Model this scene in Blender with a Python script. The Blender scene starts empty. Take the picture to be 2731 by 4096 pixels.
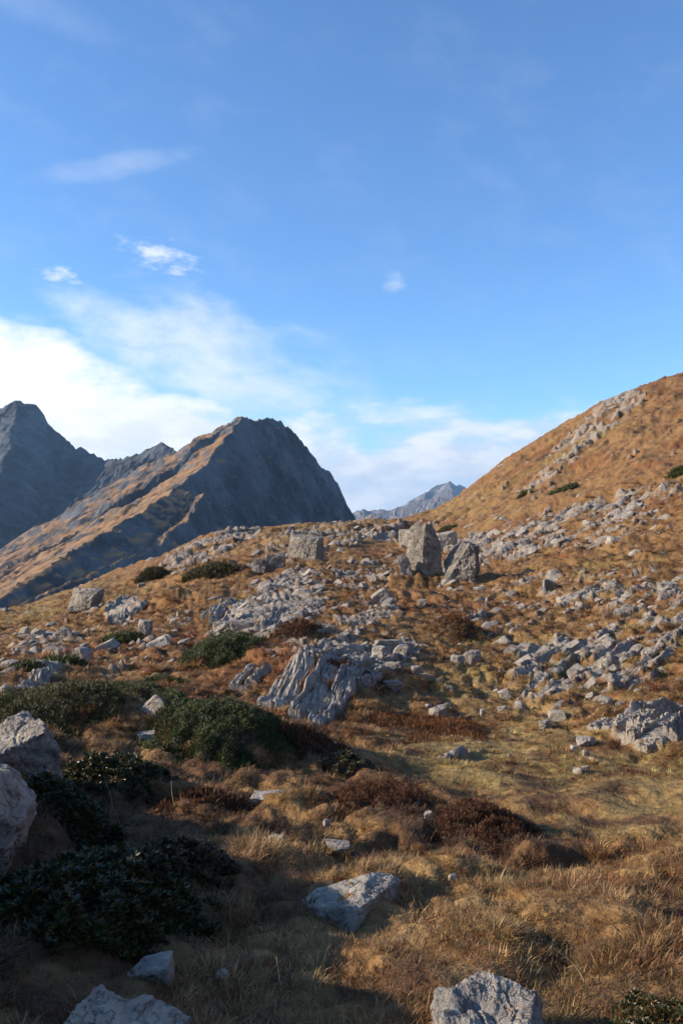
import bpy, bmesh, math, random
import numpy as np
from mathutils import Vector, Matrix, Euler

R = math.radians
rng = np.random.default_rng(7)
random.seed(7)
scene = bpy.context.scene
col = scene.collection

# ------------------------------------------------------------------ camera
FPX, CX, HY, CAMZ = 830.0, 341.0, 520.0, 1.6      # focal length in px of the 682x1024 frame, horizon row
cam_d = bpy.data.cameras.new('camera')
cam = bpy.data.objects.new('camera', cam_d)
col.objects.link(cam)
cam.location = (0, 0, CAMZ)
cam.rotation_euler = (R(90), 0, 0)
cam_d.sensor_fit = 'VERTICAL'
cam_d.sensor_height = 36
cam_d.lens = FPX / 1024 * 36
cam_d.shift_y = (HY - 512) / 1024
cam_d.clip_start = 0.05
cam_d.clip_end = 60000
scene.camera = cam

# ------------------------------------------------------------------ light
SUN_AZ, SUN_EL = R(-91), R(21.5)                    # azimuth from +Y (view), negative = left
sun_dir = Vector((math.sin(SUN_AZ) * math.cos(SUN_EL), math.cos(SUN_AZ) * math.cos(SUN_EL), math.sin(SUN_EL)))
sd = bpy.data.lights.new('sun', 'SUN')
sd.energy = 5.0
sd.angle = R(0.5)
sd.color = (1.0, 0.89, 0.74)
sun = bpy.data.objects.new('sun', sd)
col.objects.link(sun)
sun.rotation_euler = sun_dir.to_track_quat('Z', 'Y').to_euler()
sun.location = (-300, 60, 200)

scene.view_settings.view_transform = 'Standard'
scene.view_settings.look = 'None'
scene.view_settings.exposure = 0.7
scene.view_settings.gamma = 1.0
scene.render.film_transparent = False
scene.cycles.volume_bounces = 0
scene.cycles.max_bounces = 4
scene.cycles.diffuse_bounces = 2
scene.cycles.glossy_bounces = 1
scene.cycles.use_adaptive_sampling = True
scene.cycles.adaptive_threshold = 0.03
scene.cycles.use_denoising = True

# ---- node helpers
class NT:
    def __init__(s, tree):
        s.t = tree
        s.t.nodes.clear()
    def n(s, typ, **kw):
        nd = s.t.nodes.new(typ)
        for k, v in kw.items():
            setattr(nd, k, v)
        return nd
    def put(s, sock, v):
        if hasattr(v, 'is_output'):
            s.t.links.new(v, sock)
        elif v is not None:
            if isinstance(v, tuple) and len(v) == 3 and sock.type == 'RGBA':
                v = v + (1,)
            sock.default_value = v
    def m(s, op, a, b=None, c=None, clamp=False):
        nd = s.n('ShaderNodeMath', operation=op)
        nd.use_clamp = clamp
        s.put(nd.inputs[0], a)
        if b is not None: s.put(nd.inputs[1], b)
        if c is not None: s.put(nd.inputs[2], c)
        return nd.outputs[0]
    def ss(s, v, lo, hi, to0=0.0, to1=1.0):
        nd = s.n('ShaderNodeMapRange', interpolation_type='SMOOTHSTEP')
        s.put(nd.inputs[0], v)
        for i, q in zip((1, 2, 3, 4), (lo, hi, to0, to1)):
            s.put(nd.inputs[i], q)
        return nd.outputs[0]
    def mix(s, f, a, b, mode='MIX'):
        nd = s.n('ShaderNodeMix', data_type='RGBA', blend_type=mode)
        s.put(nd.inputs[0], f); s.put(nd.inputs[6], a); s.put(nd.inputs[7], b)
        return nd.outputs[2]
    def noise(s, vec, scale, detail=4, rough=0.55, dist=0.0, out=0):
        nd = s.n('ShaderNodeTexNoise')
        if vec is not None: s.put(nd.inputs['Vector'], vec)
        nd.inputs['Scale'].default_value = scale
        nd.inputs['Detail'].default_value = detail
        nd.inputs['Roughness'].default_value = rough
        nd.inputs['Distortion'].default_value = dist
        return nd.outputs[out]
    def vec(s, x, y, z):
        nd = s.n('ShaderNodeCombineXYZ')
        s.put(nd.inputs[0], x); s.put(nd.inputs[1], y); s.put(nd.inputs[2], z)
        return nd.outputs[0]
    def attr(s, name, typ='GEOMETRY', out='Color'):
        nd = s.n('ShaderNodeAttribute', attribute_name=name, attribute_type=typ)
        return nd.outputs[out]

# ------------------------------------------------------------------ sky with clouds
world = bpy.data.worlds.new('World')
scene.world = world
world.use_nodes = True
def build_sky():
    w = NT(world.node_tree)
    out = w.n('ShaderNodeOutputWorld')
    bg = w.n('ShaderNodeBackground')
    bg.inputs[1].default_value = 0.095
    w.t.links.new(bg.outputs[0], out.inputs[0])
    sky = w.n('ShaderNodeTexSky', sky_type='NISHITA')
    sky.sun_disc = False
    sky.sun_elevation = SUN_EL
    sky.sun_rotation = SUN_AZ
    sky.altitude = 2000
    sky.air_density = 1.2
    sky.dust_density = 0.3
    sky.ozone_density = 4.0
    geo = w.n('ShaderNodeTexCoord').outputs['Generated']
    sep = w.n('ShaderNodeSeparateXYZ'); w.t.links.new(geo, sep.inputs[0])
    x, y, z = sep.outputs
    az = w.m('MULTIPLY', w.m('ARCTAN2', x, y), 57.29578)
    el = w.m('MULTIPLY', w.m('ARCSINE', z), 57.29578)
    # seamless stretched coordinates: the direction itself, flattened so that clouds are wider than tall
    P = w.vec(x, y, w.m('MULTIPLY', z, 2.6))
    n_big = w.noise(P, 4.2, 5, 0.55, 0.0)
    n_med = w.noise(P, 12.0, 6, 0.6, 0.0)
    n_wisp = w.noise(w.vec(w.m('ADD', x, w.m('MULTIPLY', z, 0.5)), y, w.m('MULTIPLY', z, 1.8)), 13.0, 6, 0.62, 0.15)
    # bank along the horizon: higher on the sunny side
    top = w.ss(az, -34.0, 0.0, 15.5, 7.6)
    d = w.m('SUBTRACT', top, el)
    d = w.m('ADD', d, w.m('MULTIPLY', w.m('SUBTRACT', n_big, 0.5), 9.0))
    d = w.m('ADD', d, w.m('MULTIPLY', w.m('SUBTRACT', n_med, 0.5), 7.0))
    bank = w.ss(d, -0.6, 2.8)
    roll = w.ss(n_med, 0.42, 0.60)
    low = w.ss(el, 9.5, 5.0)
    def ell(az0, el0, ra, re, rot, amp, wob=0.5, noise=None):
        ca, sa = math.cos(R(rot)), math.sin(R(rot))
        dx = w.m('SUBTRACT', az, az0); dy = w.m('SUBTRACT', el, el0)
        u = w.m('DIVIDE', w.m('ADD', w.m('MULTIPLY', dx, ca), w.m('MULTIPLY', dy, sa)), ra)
        v = w.m('DIVIDE', w.m('SUBTRACT', w.m('MULTIPLY', dy, ca), w.m('MULTIPLY', dx, sa)), re)
        r2 = w.m('ADD', w.m('MULTIPLY', u, u), w.m('MULTIPLY', v, v))
        g = w.m('ADD', w.m('SUBTRACT', 1.0, r2), w.m('MULTIPLY', w.m('SUBTRACT', noise or n_wisp, 0.5), wob))
        return w.m('MULTIPLY', w.ss(g, 0.0, 1.9), amp)
    veil = ell(-9.0, 10.0, 14.0, 5.6, -16, 0.78, 2.6)
    veil = w.m('MAXIMUM', veil, ell(1.0, 8.0, 3.0, 3.0, 25, 0.45, 2.6))
    veil = w.m('MAXIMUM', veil, ell(-15.5, 22.3, 7.0, 0.9, 14, 0.26, 2.6))
    veil = w.m('MAXIMUM', veil, ell(-22.0, 30.6, 9.0, 1.6, -10, 0.16, 2.2))
    n_puff = w.noise(P, 34.0, 5, 0.6, 0.0)
    puff = ell(-12.3, 17.2, 3.0, 1.1, -8, 0.7, 4.6, n_puff)
    puff = w.m('MAXIMUM', puff, ell(-18.8, 15.6, 1.5, 0.6, -8, 0.7, 5.0, n_puff))
    puff = w.m('MAXIMUM', puff, ell(3.6, 16.0, 1.1, 0.75, 10, 0.42, 3.0, n_puff))
    cir = w.m('MULTIPLY', w.ss(n_wisp, 0.45, 0.85), 0.07)
    thin = w.m('MAXIMUM', w.m('MAXIMUM', veil, puff), cir)
    gap = w.ss(n_big, 0.68, 0.56, 0.72, 1.0)
    dens = w.m('MAXIMUM', w.m('MULTIPLY', bank, gap), thin, clamp=True)
    # colour of clouds: bright toward the sun, greyer low and away from it
    sunny = w.ss(az, 14.0, -28.0)
    cbright = w.mix(sunny, (6.6, 6.8, 7.2), (8.0, 8.0, 7.9))
    cgrey = w.mix(sunny, (4.8, 5.4, 6.5), (6.6, 6.9, 7.2))
    ccol = w.mix(w.m('MULTIPLY', w.m('SUBTRACT', 1.0, roll), low), cbright, cgrey)
    blue = w.mix(1.0, sky.outputs[0], (1.16, 1.41, 1.62), 'MULTIPLY')
    fin = w.mix(dens, blue, ccol)
    w.t.links.new(fin, bg.inputs[0])
build_sky()
world.cycles.sampling_method = 'MANUAL'
world.cycles.sample_map_resolution = 256

# ------------------------------------------------------------------ numpy noise
def _hash(ix, iy, iz, seed):
    h = (ix.astype(np.int64) * 374761393 + iy.astype(np.int64) * 668265263 + iz.astype(np.int64) * 2147483647 + seed * 974634777) & 0xFFFFFFFF
    h = ((h ^ (h >> 13)) * 1274126177) & 0xFFFFFFFF
    h = (h ^ (h >> 16)) & 0xFFFFFFFF
    return h
def perlin2(x, y, seed=0):
    x = np.asarray(x, float); y = np.asarray(y, float)
    ix = np.floor(x); iy = np.floor(y)
    fx = x - ix; fy = y - iy
    u = fx * fx * fx * (fx * (fx * 6 - 15) + 10); v = fy * fy * fy * (fy * (fy * 6 - 15) + 10)
    z = np.zeros_like(ix)
    def g(dx, dy):
        a = _hash(ix + dx, iy + dy, z, seed) * (2 * math.pi / 4294967296.0)
        return np.cos(a) * (fx - dx) + np.sin(a) * (fy - dy)
    n00, n10, n01, n11 = g(0, 0), g(1, 0), g(0, 1), g(1, 1)
    return ((n00 * (1 - u) + n10 * u) * (1 - v) + (n01 * (1 - u) + n11 * u) * v) * 1.5
def perlin3(p, seed=0):
    p = np.asarray(p, float)
    i = np.floor(p); f = p - i
    w_ = f * f * f * (f * (f * 6 - 15) + 10)
    r = 0
    for dx in (0, 1):
        wx = w_[:, 0] if dx else 1 - w_[:, 0]
        for dy in (0, 1):
            wy = w_[:, 1] if dy else 1 - w_[:, 1]
            for dz in (0, 1):
                wz = w_[:, 2] if dz else 1 - w_[:, 2]
                h = _hash(i[:, 0] + dx, i[:, 1] + dy, i[:, 2] + dz, seed)
                a = (h & 0xFFFF) * (2 * math.pi / 65536.0); c = ((h >> 16) & 0xFFFF) / 32767.5 - 1
                sr = np.sqrt(np.maximum(0, 1 - c * c))
                r = r + wx * wy * wz * (np.cos(a) * sr * (f[:, 0] - dx) + np.sin(a) * sr * (f[:, 1] - dy) + c * (f[:, 2] - dz))
    return r * 1.6
def fbm2(x, y, seed=0, octv=4, gain=0.5):
    a, s, t = 1.0, 0, 0
    for o in range(octv):
        s = s + a * perlin2(x * 2 ** o, y * 2 ** o, seed + o * 17); t += a; a *= gain
    return s / t * 1.4
def ridge2(x, y, seed=0, octv=4, gain=0.5):
    a, s, t = 1.0, 0, 0
    for o in range(octv):
        s = s + a * (1 - 2 * np.abs(perlin2(x * 2 ** o, y * 2 ** o, seed + o * 17))); t += a; a *= gain
    return s / t
def sstep(v, a, b):
    t = np.clip((v - a) / (b - a), 0, 1)
    return t * t * (3 - 2 * t)

# ------------------------------------------------------------------ the lie of the land
# profiles: per viewing azimuth (given as frame column), (frame row, forward distance) pairs
PROF = {
    -150: [(1100, 2.0), (1000, 2.3), (880, 3.2), (780, 5.0), (705, 9), (655, 16), (645, 28), (640, 50), (632, 85)],
    0: [(1100, 2.0), (1024, 2.4), (930, 3.1), (850, 4.3), (790, 6.2), (735, 9), (690, 14), (655, 22), (635, 38), (614, 72)],
    100: [(1100, 2.1), (1024, 2.5), (920, 3.5), (850, 4.9), (800, 6.6), (750, 9.2), (700, 14), (655, 23), (612, 46), (592, 72), (577, 105)],
    200: [(1100, 2.1), (1024, 2.55), (910, 3.7), (840, 5.3), (790, 7.6), (745, 10.8), (695, 15.5), (645, 23), (600, 40), (570, 68), (552, 105), (538, 160)],
    300: [(1100, 2.15), (1024, 2.6), (900, 3.9), (830, 5.8), (780, 8.6), (745, 11.5), (718, 14.5), (650, 19), (600, 34), (562, 60), (538, 110), (526, 175)],
    380: [(1100, 2.15), (1024, 2.6), (900, 4.0), (830, 6.2), (790, 8.6), (745, 12), (715, 15), (650, 21.5), (605, 34), (570, 58), (544, 95), (526, 180)],
    430: [(1100, 2.15), (1024, 2.6), (900, 4.0), (830, 6.5), (780, 9.4), (735, 13.5), (690, 18), (640, 25), (600, 37), (572, 58), (548, 88), (530, 130), (517, 210)],
    500: [(1100, 2.15), (1024, 2.6), (900, 4.0), (835, 6.3), (780, 9.6), (740, 13.2), (700, 17.5), (645, 25), (600, 36), (565, 54), (530, 80), (500, 115), (475, 165), (463, 210)],
    560: [(1100, 2.15), (1024, 2.6), (900, 4.0), (840, 6.0), (785, 9.4), (745, 12.7), (700, 17), (650, 23), (600, 33), (560, 48), (520, 72), (480, 108), (448, 160), (423, 225)],
    620: [(1100, 2.15), (1024, 2.6), (900, 4.0), (845, 5.8), (790, 9.0), (750, 12.2), (700, 16.4), (650, 22), (600, 31), (555, 44), (510, 65), (460, 100), (425, 150), (395, 220)],
    682: [(1100, 2.15), (1024, 2.6), (900, 4.0), (845, 5.8), (795, 8.6), (755, 11.7), (700, 16), (650, 21), (600, 29), (550, 41), (500, 60), (450, 92), (410, 145), (374, 230)],
    850: [(1100, 2.15), (1024, 2.6), (900, 4.0), (830, 6.0), (770, 9), (700, 14), (620, 20), (540, 32), (460, 55), (380, 100), (330, 180)],
}
TH = np.radians(np.arange(-180, 180.01, 0.5))
LR = np.arange(math.log(0.25), math.log(16000), 0.02)
def build_table():
    ths, rows = [], []
    for xp in sorted(PROF):
        u = (xp - CX) / FPX
        pts = PROF[xp]
        d = np.array([p[1] for p in pts], float); yy = np.array([p[0] for p in pts], float)
        z = CAMZ - d * (yy - HY) / FPX
        r = d * math.sqrt(1 + u * u)
        lr = np.log(r)
        zz = np.interp(LR, lr, z)
        near = LR < lr[0]
        zz[near] = z[0] * np.exp(LR[near]) / r[0] * 0.5 + z[0] * 0.5
        # past the skyline the ground falls away into the valley
        far = LR > lr[-1]
        rr = np.exp(LR[far]) - r[-1]
        slope_end = (z[-1] - z[-2]) / (r[-1] - r[-2])
        drop = z[-1] + slope_end * rr * np.exp(-rr / (0.12 * r[-1])) - np.clip(rr - 0.05 * r[-1], 0, None) ** 1.25 * 0.10
        zz[far] = np.maximum(drop, -420)
        ths.append(math.atan(u)); rows.append(zz)
    # behind and beside the camera: gentle shelf, hill continuing on the right, valley on the left
    rr = np.exp(LR)
    def generic(a):
        return a * np.clip(rr - 3, 0, None) * np.exp(-np.clip(rr - 150, 0, None) / 400) - 420 * sstep(LR, math.log(400), math.log(4000))
    extra = [(-180, 0.10), (-130, 0.03), (-95, -0.03), (-62, -0.05), (62, 0.32), (95, 0.34), (130, 0.26), (180, 0.10)]
    for a, g in extra:
        ths.append(R(a)); rows.append(generic(g))
    o = np.argsort(ths); ths = np.array(ths)[o]; rows = np.array(rows)[o]
    T = np.empty((len(TH), len(LR)))
    for j in range(len(LR)):
        T[:, j] = np.interp(TH, ths, rows[:, j])
    k = np.exp(-0.5 * (np.arange(-12, 13) / 3.0) ** 2); k /= k.sum()
    T = np.apply_along_axis(lambda c: np.convolve(np.pad(c, 12, mode='edge'), k, 'valid'), 1, T)
    k2 = np.exp(-0.5 * (np.arange(-8, 9) / 2.5) ** 2); k2 /= k2.sum()
    T = np.apply_along_axis(lambda c: np.convolve(np.pad(c, 8, mode='wrap'), k2, 'valid'), 0, T)
    return T
TAB = build_table()
def base_h(x, y):
    th = np.arctan2(x, y); lr = np.log(np.maximum(np.hypot(x, y), 0.26))
    fi = np.clip((th + math.pi) / R(0.5), 0, len(TH) - 1.001); fj = np.clip((lr - LR[0]) / 0.02, 0, len(LR) - 1.001)
    i = fi.astype(int); j = fj.astype(int); a = fi - i; b = fj - j
    return (TAB[i, j] * (1 - a) + TAB[i + 1, j] * a) * (1 - b) + (TAB[i, j + 1] * (1 - a) + TAB[i + 1, j + 1] * a) * b

def project(x, y, z):
    d = np.maximum(y, 0.05)
    return CX + FPX * x / d, HY - FPX * (z - CAMZ) / d
_RS = np.exp(np.linspace(math.log(1.6), math.log(420), 900))
def hit(px, py, hfun):
    """the point of the land seen at a place of the frame"""
    u = (px - CX) / FPX
    d = _RS / math.sqrt(1 + u * u)
    s = (py - HY) / FPX
    ray = CAMZ - d * s
    h = hfun(d * u, d)
    k = np.argmax(h >= ray)
    if not (h >= ray).any():
        k = int(np.argmin(ray - h))
    if k > 0:
        e0, e1 = ray[k - 1] - h[k - 1], ray[k] - h[k]
        t = e0 / (e0 - e1) if e0 != e1 else 0
        dd = d[k - 1] + (d[k] - d[k - 1]) * min(max(t, 0), 1)
    else:
        dd = d[k]
    p = np.array([dd * u]), np.array([dd])
    return Vector((dd * u, dd, float(hfun(*p)[0])))
bh = lambda x, y: base_h(np.asarray(x, float), np.asarray(y, float))

# rounded hummocks: (frame column, frame row of the foot, width in px, height in m)
MOUND = []
for (px, py, wpx, h, asp) in [
    (318, 722, 170, 0.36, 2.0), (225, 770, 150, 0.28, 0.9), (105, 745, 170, 0.35, 0.9), (385, 802, 90, 0.16, 0.9), (470, 838, 100, 0.12, 0.9),
    (335, 775, 140, 0.14, 0.9), (265, 845, 110, 0.07, 0.9), (340, 905, 130, 0.06, 0.9), (560, 965, 260, 0.08, 0.6), (250, 662, 85, 0.3, 0.9),
    (420, 693, 90, 0.25, 0.7), (160, 612, 100, 0.8, 0.7), (200, 585, 100, 1.0, 0.7), (300, 637, 70, 0.3, 0.7), (460, 640, 60, 0.35, 0.7),
    (540, 595, 60, 0.6, 0.7), (150, 583, 70, 0.9, 0.6), (85, 606, 70, 0.6, 0.6), (425, 588, 120, 0.5, 0.6), (105, 800, 100, 0.16, 0.8)]:
    p = hit(px, py, bh)
    w_ = wpx / FPX * p.y / 2
    MOUND.append((p.x, p.y + w_ * asp, w_, w_ * asp, h))
BANK = [(-3.3, 5.4, 0.85, 0.9, 0.5), (-2.95, 4.2, 0.8, 0.8, 0.55), (-2.55, 3.1, 0.68, 0.8, 0.67), (-2.3, 2.2, 0.65, 0.7, 0.66)]
MOUND += BANK

_g = [hit(a, b, bh) for a, b in [(235, 802), (262, 806), (290, 814), (325, 836), (380, 843), (430, 851), (490, 868), (560, 863), (640, 851), (700, 848)]]
GULLY = [(p.x, p.y) for p in _g]
def gully(x, y):
    best = np.full(np.shape(x), 9.0)
    for (ax, ay), (bx, by) in zip(GULLY[:-1], GULLY[1:]):
        dx, dy = bx - ax, by - ay
        t = np.clip(((x - ax) * dx + (y - ay) * dy) / (dx * dx + dy * dy), 0, 1)
        best = np.minimum(best, np.hypot(x - ax - t * dx, y - ay - t * dy))
    return best
# where bare rock breaks the turf: ellipses in frame px (cx, cy, rx, ry, rot, strength)
ROCKY = [(585, 525, 110, 26, -6, .55), (500, 548, 60, 22, -10, .6), (640, 500, 60, 16, -8, .4), (590, 668, 95, 40, -8, .72), (655, 728, 50, 22, -10, .85),
         (640, 640, 60, 40, -20, .6), (270, 612, 75, 34, -28, .72), (230, 622, 40, 26, -28, .5), (330, 640, 70, 25, -8, .55), (125, 612, 24, 14, -10, .95),
         (350, 535, 90, 14, -4, .42), (300, 550, 60, 18, -18, .35), (210, 548, 60, 14, -24, .6), (445, 560, 60, 25, 0, .5), (560, 590, 130, 22, -10, .42),
         (380, 655, 50, 22, -5, .55), (598, 424, 60, 13, -34, .62), (560, 465, 60, 6, -36, .5), (640, 600, 60, 40, -15, .4), (40, 655, 50, 30, -25, .5),
         (60, 625, 60, 18, -10, .25), (345, 580, 60, 18, -10, .45), (500, 620, 60, 18, -5, .3), (380, 610, 50, 25, 0, .3), (140, 655, 50, 25, -20, .35), (612, 404, 30, 7, -25, .7)]
MEADOW = [(520, 760, 150, 45, 5, 1.), (620, 800, 120, 40, 0, .9), (450, 740, 70, 30, -10, .7), (470, 690, 50, 25, 15, .6), (560, 700, 60, 16, 0, .5), (460, 505, 40, 14, -10, .5), (300, 535, 60, 8, -15, .6), (60, 598, 60, 12, -20, .4)]
HEATH_AND_SHADE = [(90, 880, 130, 130, 0, .85), (400, 800, 70, 30, 10, .7), (490, 835, 80, 28, 10, .7), (310, 745, 50, 25, 10, .7), (640, 1010, 70, 40, 0, .5)]  # heath patches; the first, large ellipse is lower-left shade painted into the cover
def inell(px, py, L):
    m = np.zeros_like(px)
    for cx, cy, rx, ry, rot, s in L:
        ca, sa = math.cos(R(rot)), math.sin(R(rot))
        dx, dy = px - cx, py - cy
        u = (dx * ca + dy * sa) / rx; v = (dy * ca - dx * sa) / ry
        m = np.maximum(m, s * np.clip(1.35 - (u * u + v * v), 0, 1))
    return m
SA = R(52)                                        # strike of the rock layers in plan
def layers(x, y):
    return x * math.cos(SA) + y * math.sin(SA), -x * math.sin(SA) + y * math.cos(SA)
def soft_h(x, y):
    """land with hummocks and rolling unevenness, without the fine tussocks"""
    x = np.asarray(x, float); y = np.asarray(y, float)
    z = base_h(x, y)
    r = np.hypot(x, y)
    for mx, my, wx, wy, h in MOUND:
        z = z + h * np.exp(-1.1 * (((x - mx) / wx) ** 2 + ((y - my) / wy) ** 2))
    a1 = np.clip(r / 40, 0, 1) * 0.35 * sstep(r, 3, 12)
    z = z + a1 * fbm2(x / 5.5, y / 5.5, 3, 3)
    z = z + np.clip((r - 30) / 120, 0, 1) * 1.3 * fbm2(x / 24, y / 24, 9, 3) * sstep(r, 2500, 900)
    z = z + sstep(r, 1.5, 3) * 0.10 * fbm2(x / 1.1, y / 1.1, 31, 2)
    la, lb = layers(x, y)
    z = z + sstep(r, 60, 130) * (r < 800) * (.9 * ridge2(la / 22, lb / 6, 95, 3) + .35 * ridge2(la / 7, lb / 2, 96, 2))
    near = r < 14
    gd = np.where(near, gully(x + .25 * perlin2(x * 1.3, y * 1.3, 91), y + .25 * perlin2(x * 1.3, y * 1.3, 92)), 9)
    z = z - .20 * np.exp(-(gd / .26) ** 4) * (.6 + .6 * np.abs(perlin2(x * .9, y * .9, 93)))
    z = z + sstep(r, 400, 1500) * 40 * fbm2(x / 600, y / 600, 77, 4)
    return z
def rock_mask(x, y, z):
    px, py = project(x, y, z)
    inside = (y > 1)
    dens = np.where(inside, inell(px, py, ROCKY), 0.12)
    r = np.hypot(x, y)
    dens = np.maximum(dens, 0.10 * sstep(r, 30, 60))
    a, b = layers(x, y)
    sc = np.clip(r / 45, 0.5, 2.2)
    s0 = 1.0; s1 = 2.2
    def band(s):
        return 0.65 * fbm2(a / (1.9 * s), b / (0.55 * s), 51, 4, 0.6) + 0.35 * fbm2(a / (7 * s), b / (3.0 * s), 57, 2)
    t = sstep(r, 35, 90)
    n = band(s0) * (1 - t) + band(s1) * t
    return sstep(n + dens * 1.05 - 0.52, 0.0, 0.16) * (r < 600) * sstep(r, 8, 11)
def full_h(x, y, rk=None):
    z = soft_h(x, y)
    r = np.hypot(x, y)
    if rk is None: rk = rock_mask(x, y, z)
    a, b = layers(x, y)
    t = sstep(r, 35, 90)
    steps = (1 - np.abs(perlin2(a / 2.6, b / 0.42, 61)) * 2) * 0.20 * (1 - t) + (1 - np.abs(perlin2(a / 6, b / 1.2, 63)) * 2) * 0.65 * t
    z = z + rk * steps * sstep(r, 6, 14)
    tus = np.maximum(0, ridge2(x / 0.75, y / 0.75, 71, 3)) ** 1.3
    flat = 1 - .75 * np.where(y > 1, inell(*project(x, y, z), MEADOW[:3]), 0)
    tus2 = np.maximum(0, ridge2(x / 2.4, y / 2.4, 73, 3)) ** 1.3
    z = z + (1 - rk) * (0.21 * (0.42 - tus) * flat * sstep(r, 1.5, 5) * sstep(r, 90, 40) + 0.36 * (0.45 - tus2) * flat * sstep(r, 18, 45) * (r < 700))
    return z
sh = soft_h
def at(px, py):
    return hit(px, py, sh)

def ground_colour(x, y, z):
    px, py = project(x, y, z)
    n1 = fbm2(x / 7, y / 7, 101, 3); n2 = fbm2(x / 1.3, y / 1.3, 103, 3); n3 = fbm2(x / 0.35, y / 0.35, 107, 2)
    r = np.hypot(x, y)
    nf = fbm2(x / 30, y / 30, 109, 3)
    c = np.empty(x.shape + (3,))
    ochre = np.array((.235, .127, .046)); straw = np.array((.38, .245, .105)); rust = np.array((.175, .060, .019)); olive = np.array((.200, .150, .042)); umber = np.array((.085, .038, .017))
    c[:] = ochre
    def mixc(cc, t):
        nonlocal c
        t = np.clip(t, 0, 1)[..., None]
        c = c * (1 - t) + cc * t
    md = np.where(y > 1, inell(px, py, MEADOW), 0)
    hd = np.where(y > 1, inell(px, py, HEATH_AND_SHADE), 0)
    fg = sstep(r, 12, 5)
    mixc(straw, sstep(n2 + 0.4 * n1 + 0.15 * fg, -0.1, 0.7) * 0.5)
    mixc(rust, sstep(n1 * 0.6 + n2 * 0.6 + n3 * .3 + fg * .06, 0.05, 0.42) * 0.8)
    mixc(olive, sstep(nf + n2 * 0.5, 0.25, 0.6) * 0.5)
    mixc(olive * 0.6 + straw * 0.4, md * sstep(n2 + 0.4, -0.2, 0.5) * 0.85)
    mixc(umber, sstep(-n2 - n3 * .8 + fg * .08, 0.12, 0.55) * 0.75)
    mixc(umber * .6, hd * (.85 + .4 * n2))  # dark umber for heath, and the foreground shade put into turf and grass colour
    return c

def new_mesh(name, verts, faces, mat=None, smooth=False):
    me = bpy.data.meshes.new(name)
    me.from_pydata([tuple(v) for v in verts] if not isinstance(verts, np.ndarray) else verts.tolist(), [], faces if not isinstance(faces, np.ndarray) else faces.tolist())
    if mat: me.materials.append(mat)
    if smooth: me.polygons.foreach_set('use_smooth', [True] * len(me.polygons))
    me.update()
    return me
def fast_mesh(name, V, F, mat=None, smooth=False):
    """V (n,3) F (m,k) numpy"""
    me = bpy.data.meshes.new(name)
    me.vertices.add(len(V)); me.vertices.foreach_set('co', np.asarray(V, np.float32).ravel())
    k = F.shape[1]
    me.loops.add(F.size); me.loops.foreach_set('vertex_index', F.astype(np.int32).ravel())
    me.polygons.add(len(F)); me.polygons.foreach_set('loop_start', np.arange(0, F.size, k, dtype=np.int32))
    me.polygons.foreach_set('use_smooth', np.full(len(F), smooth, bool))
    if mat: me.materials.append(mat)
    me.update(calc_edges=True); me.validate()
    return me
def add_color(me, name, C):
    a = me.color_attributes.new(name, 'FLOAT_COLOR', 'POINT')
    a.data.foreach_set('color', np.c_[C, np.ones(len(C))].astype(np.float32).ravel())
def add_float(me, name, v):
    a = me.attributes.new(name, 'FLOAT', 'POINT')
    a.data.foreach_set('value', np.asarray(v, np.float32))
def link(name, me, parent=None, loc=None, **props):
    o = bpy.data.objects.new(name, me)
    col.objects.link(o)
    if parent: o.parent = parent
    if loc is not None: o.location = loc
    for k, v in props.items(): o[k] = v
    return o
def grid_faces(nx, ny, wrap=False):
    i = np.arange(ny - 1)[:, None] * nx; j = np.arange(nx - 1)[None, :]
    a = (i + j).ravel()
    return np.c_[a, a + 1, a + nx + 1, a + nx]

# ------------------------------------------------------------------ materials
def material(name):
    m = bpy.data.materials.new(name); m.use_nodes = True
    t = NT(m.node_tree)
    out = t.n('ShaderNodeOutputMaterial'); b = t.n('ShaderNodeBsdfPrincipled')
    t.t.links.new(b.outputs[0], out.inputs[0])
    b.inputs['Roughness'].default_value = 0.9
    b.inputs['Specular IOR Level'].default_value = 0.2
    return m, t, b
def bump(t, b, height, strength=0.5, dist=0.05):
    bn = t.n('ShaderNodeBump'); bn.inputs['Strength'].default_value = strength; bn.inputs['Distance'].default_value = dist
    t.put(bn.inputs['Height'], height); t.t.links.new(bn.outputs[0], b.inputs['Normal'])

ROCK_LIGHT, ROCK_MID, ROCK_DARK = (.40, .345, .28), (.26, .224, .184), (.080, .072, .064)
def rock_colour(t, vec, s=1.0):
    n1 = t.noise(vec, 1.3 * s, 5, 0.6); n2 = t.noise(vec, 6.0 * s, 6, 0.65, 0.6); n3 = t.noise(vec, 30.0 * s, 4, 0.7)
    c = t.mix(t.ss(n1, .35, .65), ROCK_MID, ROCK_LIGHT)
    c = t.mix(t.ss(n2, .54, .70, 0, .75), c, ROCK_DARK)
    c = t.mix(t.ss(n3, .56, .75, 0, .45), c, (.20, .185, .17))
    c = t.mix(t.ss(t.noise(vec, 2.2 * s, 3, .5), .58, .75, 0, .5), c, (.34, .23, .14))
    cr = t.m('ABSOLUTE', t.m('SUBTRACT', t.noise(vec, 2.0 * s, 4, .55, .2), .5))
    c = t.mix(t.ss(t.noise(vec, 8.0 * s, 3, .6), .58, .68, 0, .7), c, (.13, .115, .095))
    c = t.mix(t.ss(t.noise(vec, 4.0 * s, 4, .6), .62, .70, 0, .55), c, (.52, .49, .44))
    c = t.mix(t.ss(cr, .0, .012, .55, 0), c, (.05, .045, .04))
    n2 = t.m('ADD', n2, t.ss(cr, 0, .03, .5, 0))
    return c, n2, n3
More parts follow.
